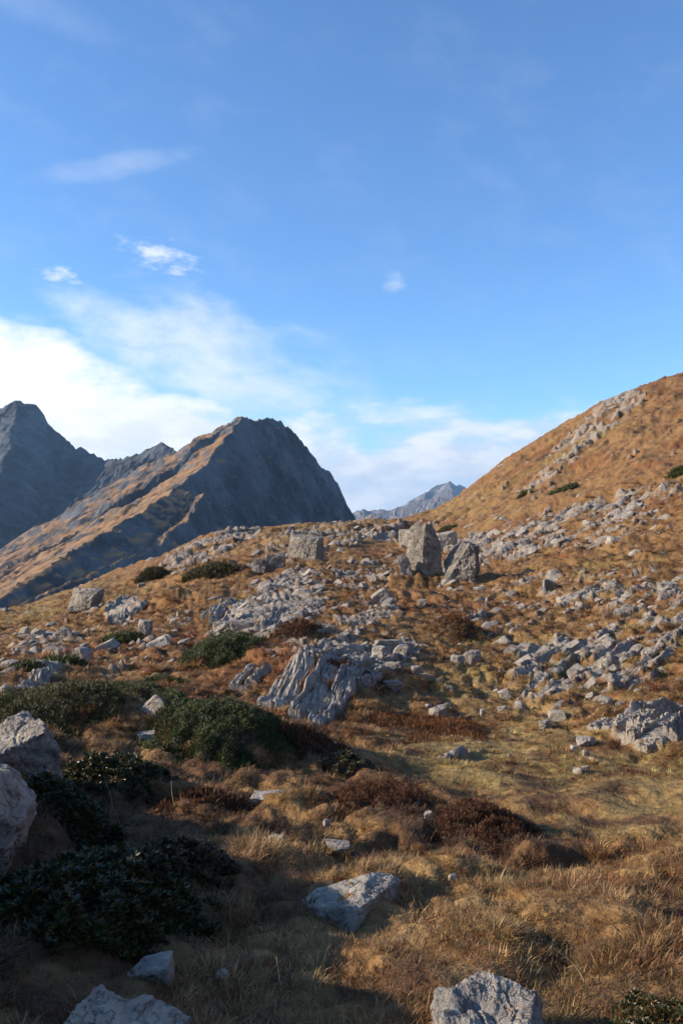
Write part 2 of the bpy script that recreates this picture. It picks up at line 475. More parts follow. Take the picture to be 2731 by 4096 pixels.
def rock_material(name, s=1.0, bs=0.6, bd=0.03, gain=1.0):
    m, t, b = material(name)
    v = t.n('ShaderNodeTexCoord').outputs['Object']
    rnd = t.n('ShaderNodeObjectInfo').outputs['Random']
    vv = t.n('ShaderNodeVectorMath', operation='ADD'); t.put(vv.inputs[0], v); t.t.links.new(t.vec(t.m('MULTIPLY', rnd, 37.0), rnd, t.m('MULTIPLY', rnd, 11.0)), vv.inputs[1])
    c, n2, n3 = rock_colour(t, vv.outputs[0], s)
    c = t.mix(1.0, c, t.mix(rnd, tuple(gain * q for q in (.84, .84, .85)), tuple(gain * q for q in (1.08, 1.05, 1.0))), 'MULTIPLY')
    t.put(b.inputs['Base Color'], c)
    b.inputs['Roughness'].default_value = 0.92
    bump(t, b, t.m('ADD', t.m('MULTIPLY', n2, -1.0), t.m('MULTIPLY', n3, .5)), bs, bd)
    return m
M_rock = rock_material('limestone', 1.0, .7, .06)
M_boulder = rock_material('boulder_stone', .9, 1.0, .25, 1.2)
M_rock_near = rock_material('limestone_near', 4.5, 1.0, .022, 1.2)

def ground_material():
    m, t, b = material('turf_and_rock')
    pos = t.n('ShaderNodeNewGeometry').outputs['Position']
    c = t.attr('cover')
    rk = t.attr('rock', out='Fac')
    f1 = t.noise(pos, 9.0, 5, .65); f2 = t.noise(pos, 2.5, 4, .6)
    g = t.mix(1.0, c, t.mix(t.ss(f1, .3, .7), (.62, .58, .55), (1.3, 1.3, 1.3)), 'MULTIPLY')
    rc, n2, n3 = rock_colour(t, pos, 1.1)
    rc = t.mix(t.ss(f1, .46, .60, 0, .85), rc, t.mix(.5, c, (.12, .075, .04)))
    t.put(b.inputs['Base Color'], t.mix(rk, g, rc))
    bump(t, b, t.m('ADD', t.m('MULTIPLY', f1, .7), f2), .8, .10)
    return m
M_ground = ground_material()

# ------------------------------------------------------------------ ground: one sheet from the camera's feet into the far valley
def build_ground():
    inner = np.linspace(R(-31), R(31), 640)
    left = R(-31) - (np.linspace(0, 1, 70)[1:] ** 1.6) * R(149)
    right = R(31) + (np.linspace(0, 1, 70)[1:] ** 1.6) * R(149)
    th = np.concatenate([left[::-1], inner, right])
    r = np.concatenate([np.exp(np.linspace(math.log(0.3), math.log(2.2), 24))[:-1], np.exp(np.linspace(math.log(2.2), math.log(300), 560)), np.exp(np.linspace(math.log(305), math.log(15000), 60))])
    T, Rr = np.meshgrid(th, r)
    X = (Rr * np.sin(T)).ravel(); Y = (Rr * np.cos(T)).ravel()
    rk = rock_mask(X, Y, soft_h(X, Y))
    Z = full_h(X, Y, rk)
    F = grid_faces(len(th), len(r))
    F = F[:, ::-1]
    # close the small hole under the camera
    V = np.c_[X, Y, Z]
    me = fast_mesh('ground', V, F, M_ground, True)
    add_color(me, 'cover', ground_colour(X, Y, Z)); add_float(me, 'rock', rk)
    return link('ground', me, kind='structure', label='tussocky autumn mountainside with limestone breaking through the turf')
ground = build_ground()

# ------------------------------------------------------------------ mountains
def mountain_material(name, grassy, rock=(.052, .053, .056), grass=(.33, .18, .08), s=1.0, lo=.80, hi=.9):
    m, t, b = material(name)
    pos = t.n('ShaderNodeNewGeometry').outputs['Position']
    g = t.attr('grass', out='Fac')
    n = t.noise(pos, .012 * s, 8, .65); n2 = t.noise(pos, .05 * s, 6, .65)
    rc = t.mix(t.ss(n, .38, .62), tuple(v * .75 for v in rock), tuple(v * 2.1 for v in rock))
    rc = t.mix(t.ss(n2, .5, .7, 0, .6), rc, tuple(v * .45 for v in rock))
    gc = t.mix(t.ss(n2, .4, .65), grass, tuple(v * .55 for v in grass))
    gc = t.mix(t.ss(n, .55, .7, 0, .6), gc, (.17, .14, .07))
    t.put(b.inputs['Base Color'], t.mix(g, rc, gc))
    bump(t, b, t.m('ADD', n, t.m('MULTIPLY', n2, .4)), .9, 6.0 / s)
    return m
def W(px, py, d):
    return np.array([(px - CX) / FPX * d, d, CAMZ - d * (py - HY) / FPX])
def ridge_field(X, Y, ridges, floor, warp=0.0, seed=0):
    Z = np.full(X.shape, float(floor)); D = np.full(X.shape, 1e9); A = np.zeros(X.shape); SL = np.ones(X.shape)
    wx = X + warp * fbm2(X / (warp * 5 + 1), Y / (warp * 5 + 1), seed, 3); wy = Y + warp * fbm2(X / (warp * 5 + 1), Y / (warp * 5 + 1), seed + 5, 3)
    for pts, sl, sr in ridges:
        P = [W(*p) for p in pts]
        best = np.full(X.shape, 1e9); zb = np.zeros(X.shape); sb = np.zeros(X.shape); al = np.zeros(X.shape); acc = seed * 7.0
        ov = np.zeros(X.shape); ns = len(P) - 1
        for ks, (a, b) in enumerate(zip(P[:-1], P[1:])):
            dx, dy = b[0] - a[0], b[1] - a[1]; L2 = dx * dx + dy * dy + 1e-9
            tr = ((wx - a[0]) * dx + (wy - a[1]) * dy) / L2; t = np.clip(tr, 0, 1)
            over = (np.maximum(0, -tr) if ks == 0 else 0) + (np.maximum(0, tr - 1) if ks == ns - 1 else 0)
            ex, ey = wx - a[0] - t * dx, wy - a[1] - t * dy
            dist = np.hypot(ex, ey)
            side = dx * ey - dy * ex
            m = dist < best
            ov = np.where(m, over * math.sqrt(L2), ov); best = np.where(m, dist, best); zb = np.where(m, a[2] + t * (b[2] - a[2]), zb); sb = np.where(m, side, sb); al = np.where(m, acc + t * math.sqrt(L2), al); acc += math.sqrt(L2)
        sl_ = np.where(sb > 0, sl, sr)
        z = zb - sl_ * best - 2.0 * ov
        m = z > Z
        Z = np.where(m, z, Z); D = np.where(m, best, D); A = np.where(m, al + 900 * (sb > 0), A); SL = np.where(m, sl_, SL)
    return Z, D, A, SL
def mountain(name, x0, x1, y0, y1, nx, ny, ridges, floor, warp, rough, lam, mat, label, seed, grass_fn, strata=0.0, gully=0.0):
    xs = np.linspace(x0, x1, nx); ys = np.linspace(y0, y1, ny)
    X, Y = [a.ravel() for a in np.meshgrid(xs, ys)]
    Z, D, A, SL = ridge_field(X, Y, ridges, floor, warp, seed)
    gul = ridge2(A / (lam * .38), D / (lam * 2.2), seed + 60, 4, .55) - .35 + .5 * (ridge2(A / (lam * .13), D / (lam * .8), seed + 66, 3, .55) - .35)
    Z = Z + gully * gul * np.clip(D / (lam * .5), .03, 1) * np.clip((SL - .5) / .6, .17, 1)
    Z = Z + gully * .22 * (ridge2(X / (lam * .16), Y / (lam * .16), seed + 70, 3) - .3) * np.clip((SL - .38) / .6, .2, 1)
    k = np.clip(D / lam, 0.06, 1)
    Z = Z + k * rough * (ridge2(X / lam, Y / lam, seed + 20, 5, .5) - .45) + rough * .08 * fbm2(X / (lam * .12), Y / (lam * .12), seed + 30, 3)
    Z = Z + strata * (perlin2((X * .27 + Y * .96) / (lam * 3), (X * .96 - Y * .27) / (lam * .22), seed + 40) + .5 * perlin2((X * .27 + Y * .96) / (lam * 2), (X * .96 - Y * .27) / (lam * .09), seed + 41))
    gx, gy = np.gradient(Z.reshape(ny, nx), ys, xs)
    slope = np.hypot(gx, gy).ravel()
    F = grid_faces(nx, ny)
    # drop the flat floor far below
    me = fast_mesh(name, np.c_[X, Y, Z], F, mat, False)
    add_float(me, 'grass', grass_fn(X, Y, Z, slope, gy.ravel()))
    return link(name, me, kind='structure', label=label)
def build_mountains():
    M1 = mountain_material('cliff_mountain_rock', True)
    A1 = [(120, 510, 1700), (150, 486, 1600), (178, 459, 1500), (200, 445, 1465), (215, 434, 1440), (228, 426, 1420), (241, 416, 1400)]
    A2 = [(241, 416, 1400), (249, 419, 1420), (256, 420, 1440), (270, 419, 1480), (279, 420, 1505), (287, 428, 1530), (293, 435, 1545), (305, 446, 1580), (315, 460, 1610), (325, 470, 1640), (333, 479, 1665), (340, 496, 1690), (348, 520, 1720), (356, 548, 1750)]
    B = [(241, 416, 1400), (225.3, 438, 1320), (211.9, 456, 1260), (195.2, 471, 1190), (176.5, 487, 1120)]
    C = [(203, 492, 1120), (192, 512, 1040), (165, 540, 940)]
    D = [(176.5, 487, 1120), (150, 508, 1020), (110, 530, 930), (55, 563, 830), (0, 598, 740), (-90, 650, 650)]
    E = [(112, 510, 1180), (60, 541, 1060), (0, 572, 930), (-120, 625, 800)]
    G = [(135, 555, 900), (85, 578, 820), (30, 600, 740), (-40, 630, 680)]
    rid = [(A1, .9, .62), (A2, .9, 1.9), (B, 1.7, .50), (C, 2.0, .75), (D, .75, .40), (E, .35, 1.2), (G, .8, .5)]
    # sides: polyline left / right of travel
    rid = [(p, a, b) for p, a, b in rid]
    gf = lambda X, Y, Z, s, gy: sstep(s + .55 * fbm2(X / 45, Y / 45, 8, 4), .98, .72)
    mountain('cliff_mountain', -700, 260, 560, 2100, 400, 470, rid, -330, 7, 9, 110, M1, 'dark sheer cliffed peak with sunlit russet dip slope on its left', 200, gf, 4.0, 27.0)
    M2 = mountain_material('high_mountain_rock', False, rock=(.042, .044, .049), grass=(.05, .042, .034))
    L = [(-200, 480, 3000), (-60, 440, 2750), (0, 409, 2650), (12, 404, 2620), (18, 400, 2600), (26, 403, 2600), (38, 406, 2600), (50, 424, 2600), (62, 443, 2590), (74, 450, 2580), (80, 448, 2575), (90, 453, 2560), (105, 461, 2500), (122, 459, 2400), (140, 454, 2300), (155, 447, 2200), (164, 443, 2150), (176, 452, 2100), (200, 490, 2050)]
    S1 = [(18, 400, 2600), (10, 440, 2350), (-10, 500, 2050), (-60, 560, 1750)]
    S2 = [(62, 443, 2590), (60, 480, 2350), (40, 530, 2050), (0, 590, 1700)]
    S3 = [(122, 459, 2400), (112, 480, 2250), (90, 520, 1950)]
    rid = [(L, .9, .85), (S1, .9, .8), (S2, .9, .7), (S3, .9, .7)]
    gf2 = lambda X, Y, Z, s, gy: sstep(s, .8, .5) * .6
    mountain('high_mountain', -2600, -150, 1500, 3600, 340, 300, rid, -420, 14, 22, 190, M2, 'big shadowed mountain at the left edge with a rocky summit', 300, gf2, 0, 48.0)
    M3 = mountain_material('far_range_rock', False, rock=(.12, .105, .10), grass=(.14, .10, .07), s=.3)
    f = 9000
    FR = [(300, 545, f), (330, 530, f), (352, 518, f), (385, 512, f), (402, 505, f), (416, 501, f), (428, 490, f), (436, 485, f), (444, 484, f), (449, 481, f), (456, 485, f), (461, 484, f), (472, 492, f), (500, 500, f), (560, 515, f)]
    FS = [(449, 481, f), (452, 500, f - 900), (470, 530, f - 2000)]
    FT = [(428, 490, f), (420, 505, f - 500), (410, 520, f - 1500)]
    mountain('far_range', -900, 2800, 6500, 10400, 260, 200, [(FR, .7, .75), (FS, .8, .6), (FT, .8, .6)], -420, 30, 90, 380, M3, 'pale distant sunlit peaks in the gap behind the hillside', 400, lambda X, Y, Z, s, gy: sstep(s, .8, .5), 0, 80.0)
    N_ = [(300, 540, 6300), (340, 524, 6300), (352, 514, 6300), (362, 508, 6300), (369, 511, 6300), (378, 509, 6300), (390, 511, 6250), (410, 505, 6200), (425, 499, 6150), (440, 497, 6100), (455, 500, 6000), (480, 512, 6000), (540, 530, 6000)]
    mountain('far_foothill', -500, 1700, 5000, 7300, 200, 160, [(N_, .8, .9)], -420, 25, 60, 260, M3, 'hazy blue shaded ridge below the far peaks', 500, lambda X, Y, Z, s, gy: sstep(s, .9, .6), 0, 50.0)
build_mountains()
#@@PART2
# ------------------------------------------------------------------ rocks
def _ico(sub):
    bm = bmesh.new(); bmesh.ops.create_icosphere(bm, subdivisions=sub, radius=1.0)
    V = np.array([v.co[:] for v in bm.verts]); F = np.array([[v.index for v in f.verts] for f in bm.faces]); bm.free()
    return V / np.linalg.norm(V, axis=1)[:, None], F
ICO = {k: _ico(k) for k in (1, 2, 3, 4, 5, 6)}
def rock_geo(seed, sub, dims, kind='block', rough=0.03, strata=0.0, planes=None):
    """angular rock: a sphere cut by random planes, then weathered; fits the box dims about its centre"""
    rg = np.random.default_rng(seed)
    D, F = ICO[sub]
    npl = {'block': 11, 'slab': 5, 'round': 30, 'tower': 9}[kind]
    N = rg.normal(size=(npl, 3)); N /= np.linalg.norm(N, axis=1)[:, None]
    h = rg.uniform(.62, 1.0, npl) if kind != 'round' else rg.uniform(.85, 1.0, npl)
    base = []
    if kind in ('block', 'slab', 'tower'):
        for s in (1, -1):
            for ax in range(3):
                v = rg.normal(0, .13, 3); v[ax] = s
                base.append(v / np.linalg.norm(v))
        N = np.r_[N, np.array(base)]; h = np.r_[h, rg.uniform(.66, .8, 6)]
        if kind != 'block': h[:npl] += .14
    if planes:
        N = np.r_[np.array([p[:3] for p in planes], float), N[:7]]; N /= np.linalg.norm(N, axis=1)[:, None]
        h = np.r_[[p[3] for p in planes], rg.uniform(.90, 1.1, 7)]
    dots = D @ N.T
    rr = np.where(dots > 1e-3, h / np.maximum(dots, 1e-3), 9).min(axis=1)
    P = D * rr[:, None]
    P = (P - (P.max(0) + P.min(0)) / 2) / ((P.max(0) - P.min(0)) / 2)
    P = P * np.array(dims) / 2
    s = max(dims)
    Q = P / s + rg.uniform(-50, 50, 3)
    nrm = D * (1 / np.array(dims)); nrm /= np.linalg.norm(nrm, axis=1)[:, None]
    if rough:
        n = perlin3(Q * 3, seed) + .5 * perlin3(Q * 7, seed + 1) + (.3 * perlin3(Q * 16, seed + 2) + .2 * perlin3(Q * 34, seed + 4) if sub >= 4 else 0)
        n = n - .9 * np.maximum(0, .12 - np.abs(perlin3(Q * 4.5, seed + 9))) / .12 * (.5 if sub >= 4 else .2)
        P = P + nrm * (n * rough * s)[:, None]
    if strata:
        w = P[:, 2] / s * 15 + 1.6 * perlin3(Q * 2.2, seed + 3) + P[:, 0] / s * 5
        P = P + nrm * (strata * s * (np.abs((w % 1) - .5) * 2 - .5))[:, None]
    return P, F
def mark(o, label, cat, group=None):
    o['label'] = label; o['category'] = cat; o['kind'] = 'thing'
    if group: o['group'] = group
    return o
FOOT = []                                          # footprints kept free of grass: x, y, radius
def put_rock(px, py, wpx, hpx, label, kind='block', sub=3, depth=.8, yaw=None, tilt=(0, 0), seed=None, name='boulder', cat='rock', group=None, mat=None, rough=.03, strata=0., bury=.22, smooth=False, planes=None, clear=.34):
    p = at(px, py)
    w = wpx / FPX * p.y; h = hpx / FPX * p.y
    seed = seed if seed is not None else int(px * 31 + py * 17)
    H = h / (1 - bury)
    P, F = rock_geo(seed, sub, (w, w * depth, H), kind, rough, strata, planes)
    me = fast_mesh(name, P, F[:, :3], mat or M_rock, smooth)
    y = p.y + w * depth * .42
    o = link(name, me)
    z = float(soft_h(np.array([p.x]), np.array([p.y]))[0])
    o.location = (p.x * y / p.y, y, z + h / 2 - H * bury / 2 + (h / p.y) * 0)
    o.rotation_euler = (R(tilt[0]), R(tilt[1]), R(yaw if yaw is not None else random.uniform(-25, 25)))
    mark(o, label, cat, group)
    FOOT.append((o.location.x, o.location.y, w * clear))
    return o

B_ = 'boulder'
M_rock_warm = M_rock
HERO = [
    # px, py(foot), w, h, label, dict
    (422, 573, 38, 50, 'tall upright grey boulder with a sheer shaded front face on the slope', dict(kind='tower', sub=6, depth=.6, yaw=4, rough=.05, strata=.012, seed=43, mat='b', bury=.1, planes=[(-1, -.5, .26, .56), (.2, -1, .12, .7), (1, .1, .16, .74), (0, 1, .1, .8), (.80, .1, .62, .76), (.05, .1, 1, .87), (0, 0, -1, .95)])),
    (460, 584, 36, 44, 'leaning angular boulder with sunlit left edge, right of the tall upright boulder', dict(kind='tower', sub=6, depth=.75, yaw=-14, rough=.05, strata=.010, seed=12, bury=.1, mat='b', planes=[(-.74, -.38, .62, .36), (.1, -1, .12, .7), (1, -.1, -.04, .72), (0, 1, .1, .8), (.35, 0, 1, .86), (0, 0, -1, .95), (-1, 0, -.2, .85)])),
    (405, 577, 11, 24, 'pale slab propped against the left foot of the tall upright boulder', dict(kind='tower', sub=4, depth=.7, tilt=(0, -14))),
    (407, 548, 17, 19, 'grey block just behind the tall upright boulder on its left', dict(kind='block', sub=4)),
    (446, 549, 22, 18, 'broken grey rock in the gap behind the two big boulders', dict(kind='block', sub=4, strata=.015)),
    (305, 561, 34, 27, 'squat dark boulder with a cracked pale foot alone on the skyline slope', dict(kind='block', sub=5, strata=.014, rough=.035, seed=5, mat='b')),
    (275, 570, 20, 17, 'brownish boulder, right one of a pair below the skyline', dict(kind='block', sub=4, seed=77, mat='b')),
    (259, 573, 15, 14, 'brownish boulder, left one of a pair below the skyline', dict(kind='block', sub=4, seed=78, mat='b')),
    (86, 611, 33, 22, 'wide dark boulder on the left slope below the far mountain', dict(kind='block', sub=5, rough=.04, strata=.01, seed=9, mat='b')),
    (382, 606, 19, 17, 'elongated pale rock tilted up to the right on the open turf', dict(kind='slab', sub=4, tilt=(0, -42), depth=.6, bury=.1)),
    (373, 583, 9, 7, 'small pale rock on the turf left below the big boulders', dict()),
    (421, 608, 9, 9, 'small bright block on the turf below the big boulders', dict()),
    (378, 664, 15, 18, 'upright grey block standing beside a square block above the ribbed outcrop', dict(kind='tower', sub=4, tilt=(0, 8))),
    (401, 659, 16, 14, 'square grey block with a pale top, above the ribbed outcrop', dict(kind='block', sub=4)),
    (391, 673, 16, 10, 'shaded rock at the foot of the upright grey block', dict(sub=3)),
    (384, 649, 26, 9, 'flat pale slab behind the upright grey block', dict(kind='slab', sub=4)),
    (456, 665, 14, 9, 'pale wedge of rock next to a blue-grey block on the turf', dict(kind='block', sub=3)),
    (471, 663, 18, 12, 'blue-grey shaded block next to a pale wedge on the turf', dict(kind='block', sub=4)),
    (417, 675, 12, 9, 'pale stone at the top of a short trail of stones right of the outcrop', dict()),
    (426, 681, 14, 7, 'flat pale stone second in the trail right of the outcrop', dict(kind='slab')),
    (437, 685, 9, 6, 'grey stone third in the trail right of the outcrop', dict()),
    (448, 692, 12, 6, 'low stone last in the trail right of the outcrop', dict(kind='slab')),
    (392, 690, 19, 9, 'grey slab at the right end of the ribbed outcrop', dict(kind='slab', sub=4)),
    (437, 718, 20, 11, 'bright pale rock at the edge of the green hollow', dict(kind='block', sub=4, tilt=(0, -12))),
    (427, 711, 8, 7, 'small stone just behind the bright pale rock', dict()),
    (447, 708, 7, 5, 'small flat stone up to the right of the bright pale rock', dict()),
    (504, 699, 14, 9, 'tilted grey stone left of the rounded stones at the meadow edge', dict(kind='slab', tilt=(0, -20))),
    (519, 709, 11, 7, 'pale stone with a dark right side at the top of the meadow', dict()),
    (502, 712, 12, 5, 'low dark stone at the top of the meadow', dict(kind='slab')),
    (482, 715, 6, 6, 'single small stone left of the low dark stone in the meadow', dict()),
    (556, 720, 19, 8, 'dark rock lying in the meadow above a blue-grey block', dict(sub=4)),
    (544, 729, 12, 8, 'blue-grey block in the middle of the meadow', dict()),
    (585, 748, 21, 11, 'bright white angular rock in the meadow below the right outcrop', dict(kind='block', sub=4, tilt=(0, -14), depth=.6)),
    (573, 751, 8, 5, 'small grey stone touching the bright white rock on its left', dict()),
    (585, 757, 7, 7, 'small stone below the bright white rock', dict()),
    (591, 762, 7, 5, 'smaller stone second below the bright white rock', dict()),
    (577, 774, 10, 6, 'dark stone, left of a pair low in the meadow', dict()),
    (585, 773, 8, 7, 'pale stone, right of a pair low in the meadow', dict()),
    (509, 757, 4, 3, 'tiny white stone alone in the middle of the meadow', dict(sub=2)),
    (145, 637, 15, 17, 'grey conical rock on the left slope', dict(kind='tower', sub=4)),
    (24, 636, 9, 9, 'small dark block at the left edge of the slope', dict()),
    (38, 639, 16, 10, 'grey block right of a smaller dark block on the left slope', dict(sub=4)),
    (68, 637, 13, 9, 'dark rock standing off to the right of two blocks on the left slope', dict()),
    (83, 661, 19, 13, 'grey rock with a smaller stone on top, left slope', dict(sub=4)),
    (84, 649, 8, 6, 'small dark stone capping a grey rock on the left slope', dict(bury=.05)),
    (141, 589, 8, 6, 'small upright rock on the turf under the left skyline', dict()),
    (221, 633, 15, 11, 'pale rock behind the small juniper, left of a larger block', dict(sub=4)),
    (243, 634, 26, 13, 'large pale angular block behind the small juniper', dict(sub=4, kind='block', seed=301)),
    (108, 652, 20, 11, 'pale slanted slab on the left slope beside a juniper strip', dict(kind='slab', tilt=(0, -35), sub=4)),
    (158, 647, 26, 7, 'long low slab between the conical rock and the small juniper', dict(kind='slab', tilt=(0, -22), sub=4)),
    (184, 646, 14, 6, 'low slab left of the small juniper', dict(kind='slab', tilt=(0, -15))),
    (10, 670, 18, 9, 'grey rock at the left frame edge above the ribbed slab', dict()),
    (5, 697, 14, 12, 'rounded grey rock at the left frame edge beside the ribbed slab', dict(kind='round', sub=4)),
    (610, 590, 14, 8, 'lone grey rock on the open right slope', dict()),
    (668, 592, 22, 9, 'dark flat-topped rock near the right edge of the slope', dict(kind='slab', sub=4)),
    # fore
    (146, 741, 21, 8, 'pale flat stone lying between the two large junipers', dict(kind='slab', sub=4, tilt=(0, -10), mat='n')),
    (157, 722, 34, 24, 'long pale slab sloping between the two large junipers', dict(kind='slab', sub=5, tilt=(0, -42), depth=.45, mat='n', bury=.3)),
    (127, 788, 11, 17, 'pointed grey stone half hidden in shade among rhododendron', dict(kind='tower', sub=4, mat='n')),
    (24, 785, 74, 62, 'large pale weathered boulder at the left edge, sunlit on top', dict(kind='block', sub=5, mat='n', rough=.05, strata=.008, seed=22, depth=.9, bury=.25, yaw=20)),
    (-22, 880, 112, 102, 'grey boulder cut off by the left frame edge above the shaded bank', dict(kind='round', sub=5, mat='n', rough=.05, seed=23, depth=.9, bury=.2)),
    (267, 808, 40, 9, 'flat pale slab under an overhanging grass ledge', dict(kind='slab', sub=4, mat='n', yaw=4)),
    (274, 852, 25, 15, 'grey stone in the shade of a grass tussock', dict(kind='block', sub=4, mat='n')),
    (337, 850, 26, 5, 'thin pale stone edge showing in the grass behind the sunlit slab', dict(kind='slab', sub=4, mat='n', yaw=-4)),
    (347, 916, 76, 9, 'sunlit pale slab emerging from the grass in the centre foreground', dict(kind='slab', sub=6, mat='n', depth=1.5, rough=.03, tilt=(3, -6), yaw=-28, bury=.82, seed=31, clear=.62)),
    (442, 868, 21, 13, 'smooth rounded pale stone in the foreground grass', dict(kind='round', sub=4, mat='n', rough=.012, smooth=True)),
    (452, 880, 10, 5, 'small grey stone right below the rounded pale stone', dict(mat='n')),
    (326, 826, 7, 6, 'small pale stone on the edge of the grass step', dict(mat='n')),
    (414, 838, 9, 10, 'pale stone among the dark heath tufts', dict(mat='n')),
    (428, 824, 9, 12, 'grey stone poking out of the dark heath', dict(mat='n', kind='tower')),
    (484, 1084, 136, 18, 'pitted pale limestone boulder in the grass at the bottom edge', dict(kind='block', sub=6, mat='n', rough=.05, depth=1.35, bury=.8, seed=66, tilt=(2, -5), yaw=-10, clear=.5)),
    (98, 1085, 130, 30, 'large blue-grey rock in deep shade at the bottom left', dict(kind='block', sub=6, mat='n', rough=.06, depth=1.1, tilt=(6, 14), yaw=-20, bury=.7, seed=58)),
    (80, 950, 17, 8, 'small pale rock topped by moss in deep shade', dict(mat='n', sub=4)),
    (53, 950, 13, 18, 'pointed dark rock left of the small pale rock in deep shade', dict(mat='n', sub=4, kind='tower')),
    (153, 984, 44, 13, 'slanting grey rock in the shaded grass right of the large blue-grey rock', dict(mat='n', sub=5, kind='slab', tilt=(4, -12), bury=.6, depth=1.0)),
    (222, 978, 14, 5, 'low grey stone at the rim of the deep shade', dict(mat='n', kind='slab')),
    (185, 1030, 12, 10, 'small grey stone at the bottom edge in shade', dict(mat='n')),
]
def build_heroes():
    for px, py, w, h, label, kw in HERO:
        kw = dict(kw)
        kw['mat'] = {'n': M_rock_near, 'b': M_boulder}.get(kw.get('mat'))
        nm = 'slab' if kw.get('kind') == 'slab' else ('boulder' if w > 12 else 'stone')
        put_rock(px, py, w, h, label, name=nm, cat='rock', **kw)
build_heroes()

# slabs and blocks of the rock fields, each a thing of its own
VAR = {}
def variant(kind, i):
    k = (kind, i)
    if k not in VAR:
        P, F = rock_geo(900 + i * 7 + len(kind), 3, {'slab': (1, .50, .17), 'block': (1, .8, .7), 'round': (1, .8, .55)}[kind], kind, .012 if kind == 'slab' else .03)
        VAR[k] = fast_mesh('rock_shape', P, F, M_rock, False)
    return VAR[k]
def field_rock(px, py, wpx, kind, label, group, name='slab'):
    p = at(px, py)
    w = wpx / FPX * p.y
    o = link(name, variant(kind, random.randrange(7)))
    o.location = (p.x, p.y, float(full_h(np.array([p.x]), np.array([p.y]))[0]) - w * (.05 if kind == 'slab' else .03))
    o.scale = (w, w * random.uniform(.8, 1.25), w * random.uniform(.8, 1.3))
    if kind == 'slab':
        o.rotation_euler = Euler((R(random.uniform(10, 36)), R(random.uniform(-40, -18)), R(random.uniform(-6, 30))), 'ZYX')
    else:
        o.rotation_euler = (R(random.uniform(-12, 12)), R(random.uniform(-20, 5)), R(random.uniform(0, 360)))
    mark(o, label, 'rock', group)
    FOOT.append((p.x, p.y, w * .35))
    return o, px, wpx, kind
ORD = ['leftmost', 'second', 'third', 'fourth', 'fifth', 'sixth', 'seventh', 'eighth', 'ninth', 'tenth', 'eleventh', 'twelfth', 'thirteenth', 'fourteenth', 'fifteenth', 'sixteenth', 'seventeenth', 'eighteenth', 'nineteenth', 'twentieth'] + ['twenty-' + q for q in ('first', 'second', 'third', 'fourth', 'fifth', 'sixth', 'seventh', 'eighth', 'ninth')] + ['thirtieth'] + ['thirty-' + q for q in ('first', 'second', 'third', 'fourth', 'fifth')]
def tell_apart(items, where):
    """labels by shape, size and then place: counted from the left within its own sort"""
    med = sorted(i[2] for i in items)
    lo, hi = med[len(med) // 3], med[2 * len(med) // 3]
    sorts = {}
    for it in items:
        size = 'small' if it[2] < lo else ('large' if it[2] > hi else 'middling')
        sorts.setdefault((size, {'slab': 'flat slab', 'block': 'blocky rock', 'round': 'rounded rock'}[it[3]]), []).append(it)
    for (size, shape), L in sorts.items():
        L.sort(key=lambda i: i[1])
        for k, it in enumerate(L):
            if len(L) == 1: lead = 'only %s %s' % (size, shape)
            else: lead = '%s%s %s %s' % (ORD[k], '' if k == 0 else ' from left,', size, shape)
            it[0]['label'] = lead + ' ' + where
FIELD = [(499, 645, 24), (528, 648, 18), (521, 664, 30), (534, 680, 28), (550, 664, 22), (569, 653, 20), (571, 645, 16), (580, 658, 16), (575, 676, 26), (564, 687, 24), (588, 685, 22), (583, 697, 26),
         (601, 693, 20), (609, 668, 20), (599, 664, 16), (620, 663, 18), (604, 650, 18), (650, 655, 16), (652, 662, 16), (655, 671, 20), (634, 673, 14), (644, 681, 18), (540, 655, 20), (512, 672, 20), (556, 672, 18), (595, 676, 18), (618, 678, 14), (670, 645, 16), (676, 680, 18), (510, 655, 16), (530, 668, 16), (545, 688, 16)]
tell_apart([field_rock(q[0], q[1], q[2], 'slab', '', 'slab field above the meadow') for q in FIELD], 'in slab field above the green meadow')
for q, lb in [((603, 704, 18), 'rounded pale stone, left one of two at the meadow edge on the right'), ((622, 704, 18), 'rounded pale stone, right one of two at the meadow edge on the right'), ((660, 706, 24), 'large rounded pale stone near the right edge above the right outcrop'), ((680, 702, 16), 'rounded pale stone cut by the right frame edge above the right outcrop')]:
    field_rock(*q, 'round', lb, None, 'stone')
def zone(n, ell, kinds, lo, hi, where, group, name):
    L = []
    cx, cy, rx, ry, rot = ell
    for i in range(n):
        a, r = random.uniform(0, 2 * math.pi), math.sqrt(random.random())
        u, v = rx * r * math.cos(a), ry * r * math.sin(a)
        ca, sa = math.cos(R(rot)), math.sin(R(rot))
        w = lo + (hi - lo) * random.random() ** 2
        L.append(field_rock(cx + u * ca - v * sa, cy + u * sa + v * ca, w, random.choice(kinds), '', group, name))
    tell_apart(L, where)
zone(46, (575, 527, 105, 26, -8), ['slab', 'slab', 'block'], 8, 23, 'in boulder band across the right hillside', 'boulder band on the right hillside', 'rock')
zone(16, (490, 548, 40, 18, -10), ['slab', 'block'], 7, 18, 'in rubble behind the two big boulders', 'rubble behind the big boulders', 'rock')
zone(40, (272, 612, 70, 30, -28), ['slab'], 8, 22, 'on slabby left-centre slope above ribbed outcrop', 'slabs on the left-centre slope', 'slab')
zone(22, (340, 640, 60, 16, -6), ['slab'], 8, 20, 'on ledges just behind the ribbed outcrop', 'ledges behind the ribbed outcrop', 'slab')
zone(16, (461, 588, 22, 9, 4), ['block', 'slab'], 6, 14, 'in rubble heap below the big boulders', 'rubble heap below the boulders', 'rock')
zone(10, (181, 622, 16, 7, -20), ['block'], 7, 12, 'in small dark heap on left slope', 'small heap on the left slope', 'rock')
zone(18, (570, 605, 90, 14, -5), ['slab', 'block'], 6, 14, 'on open slope below the boulder band', 'rocks on the open right slope', 'rock')
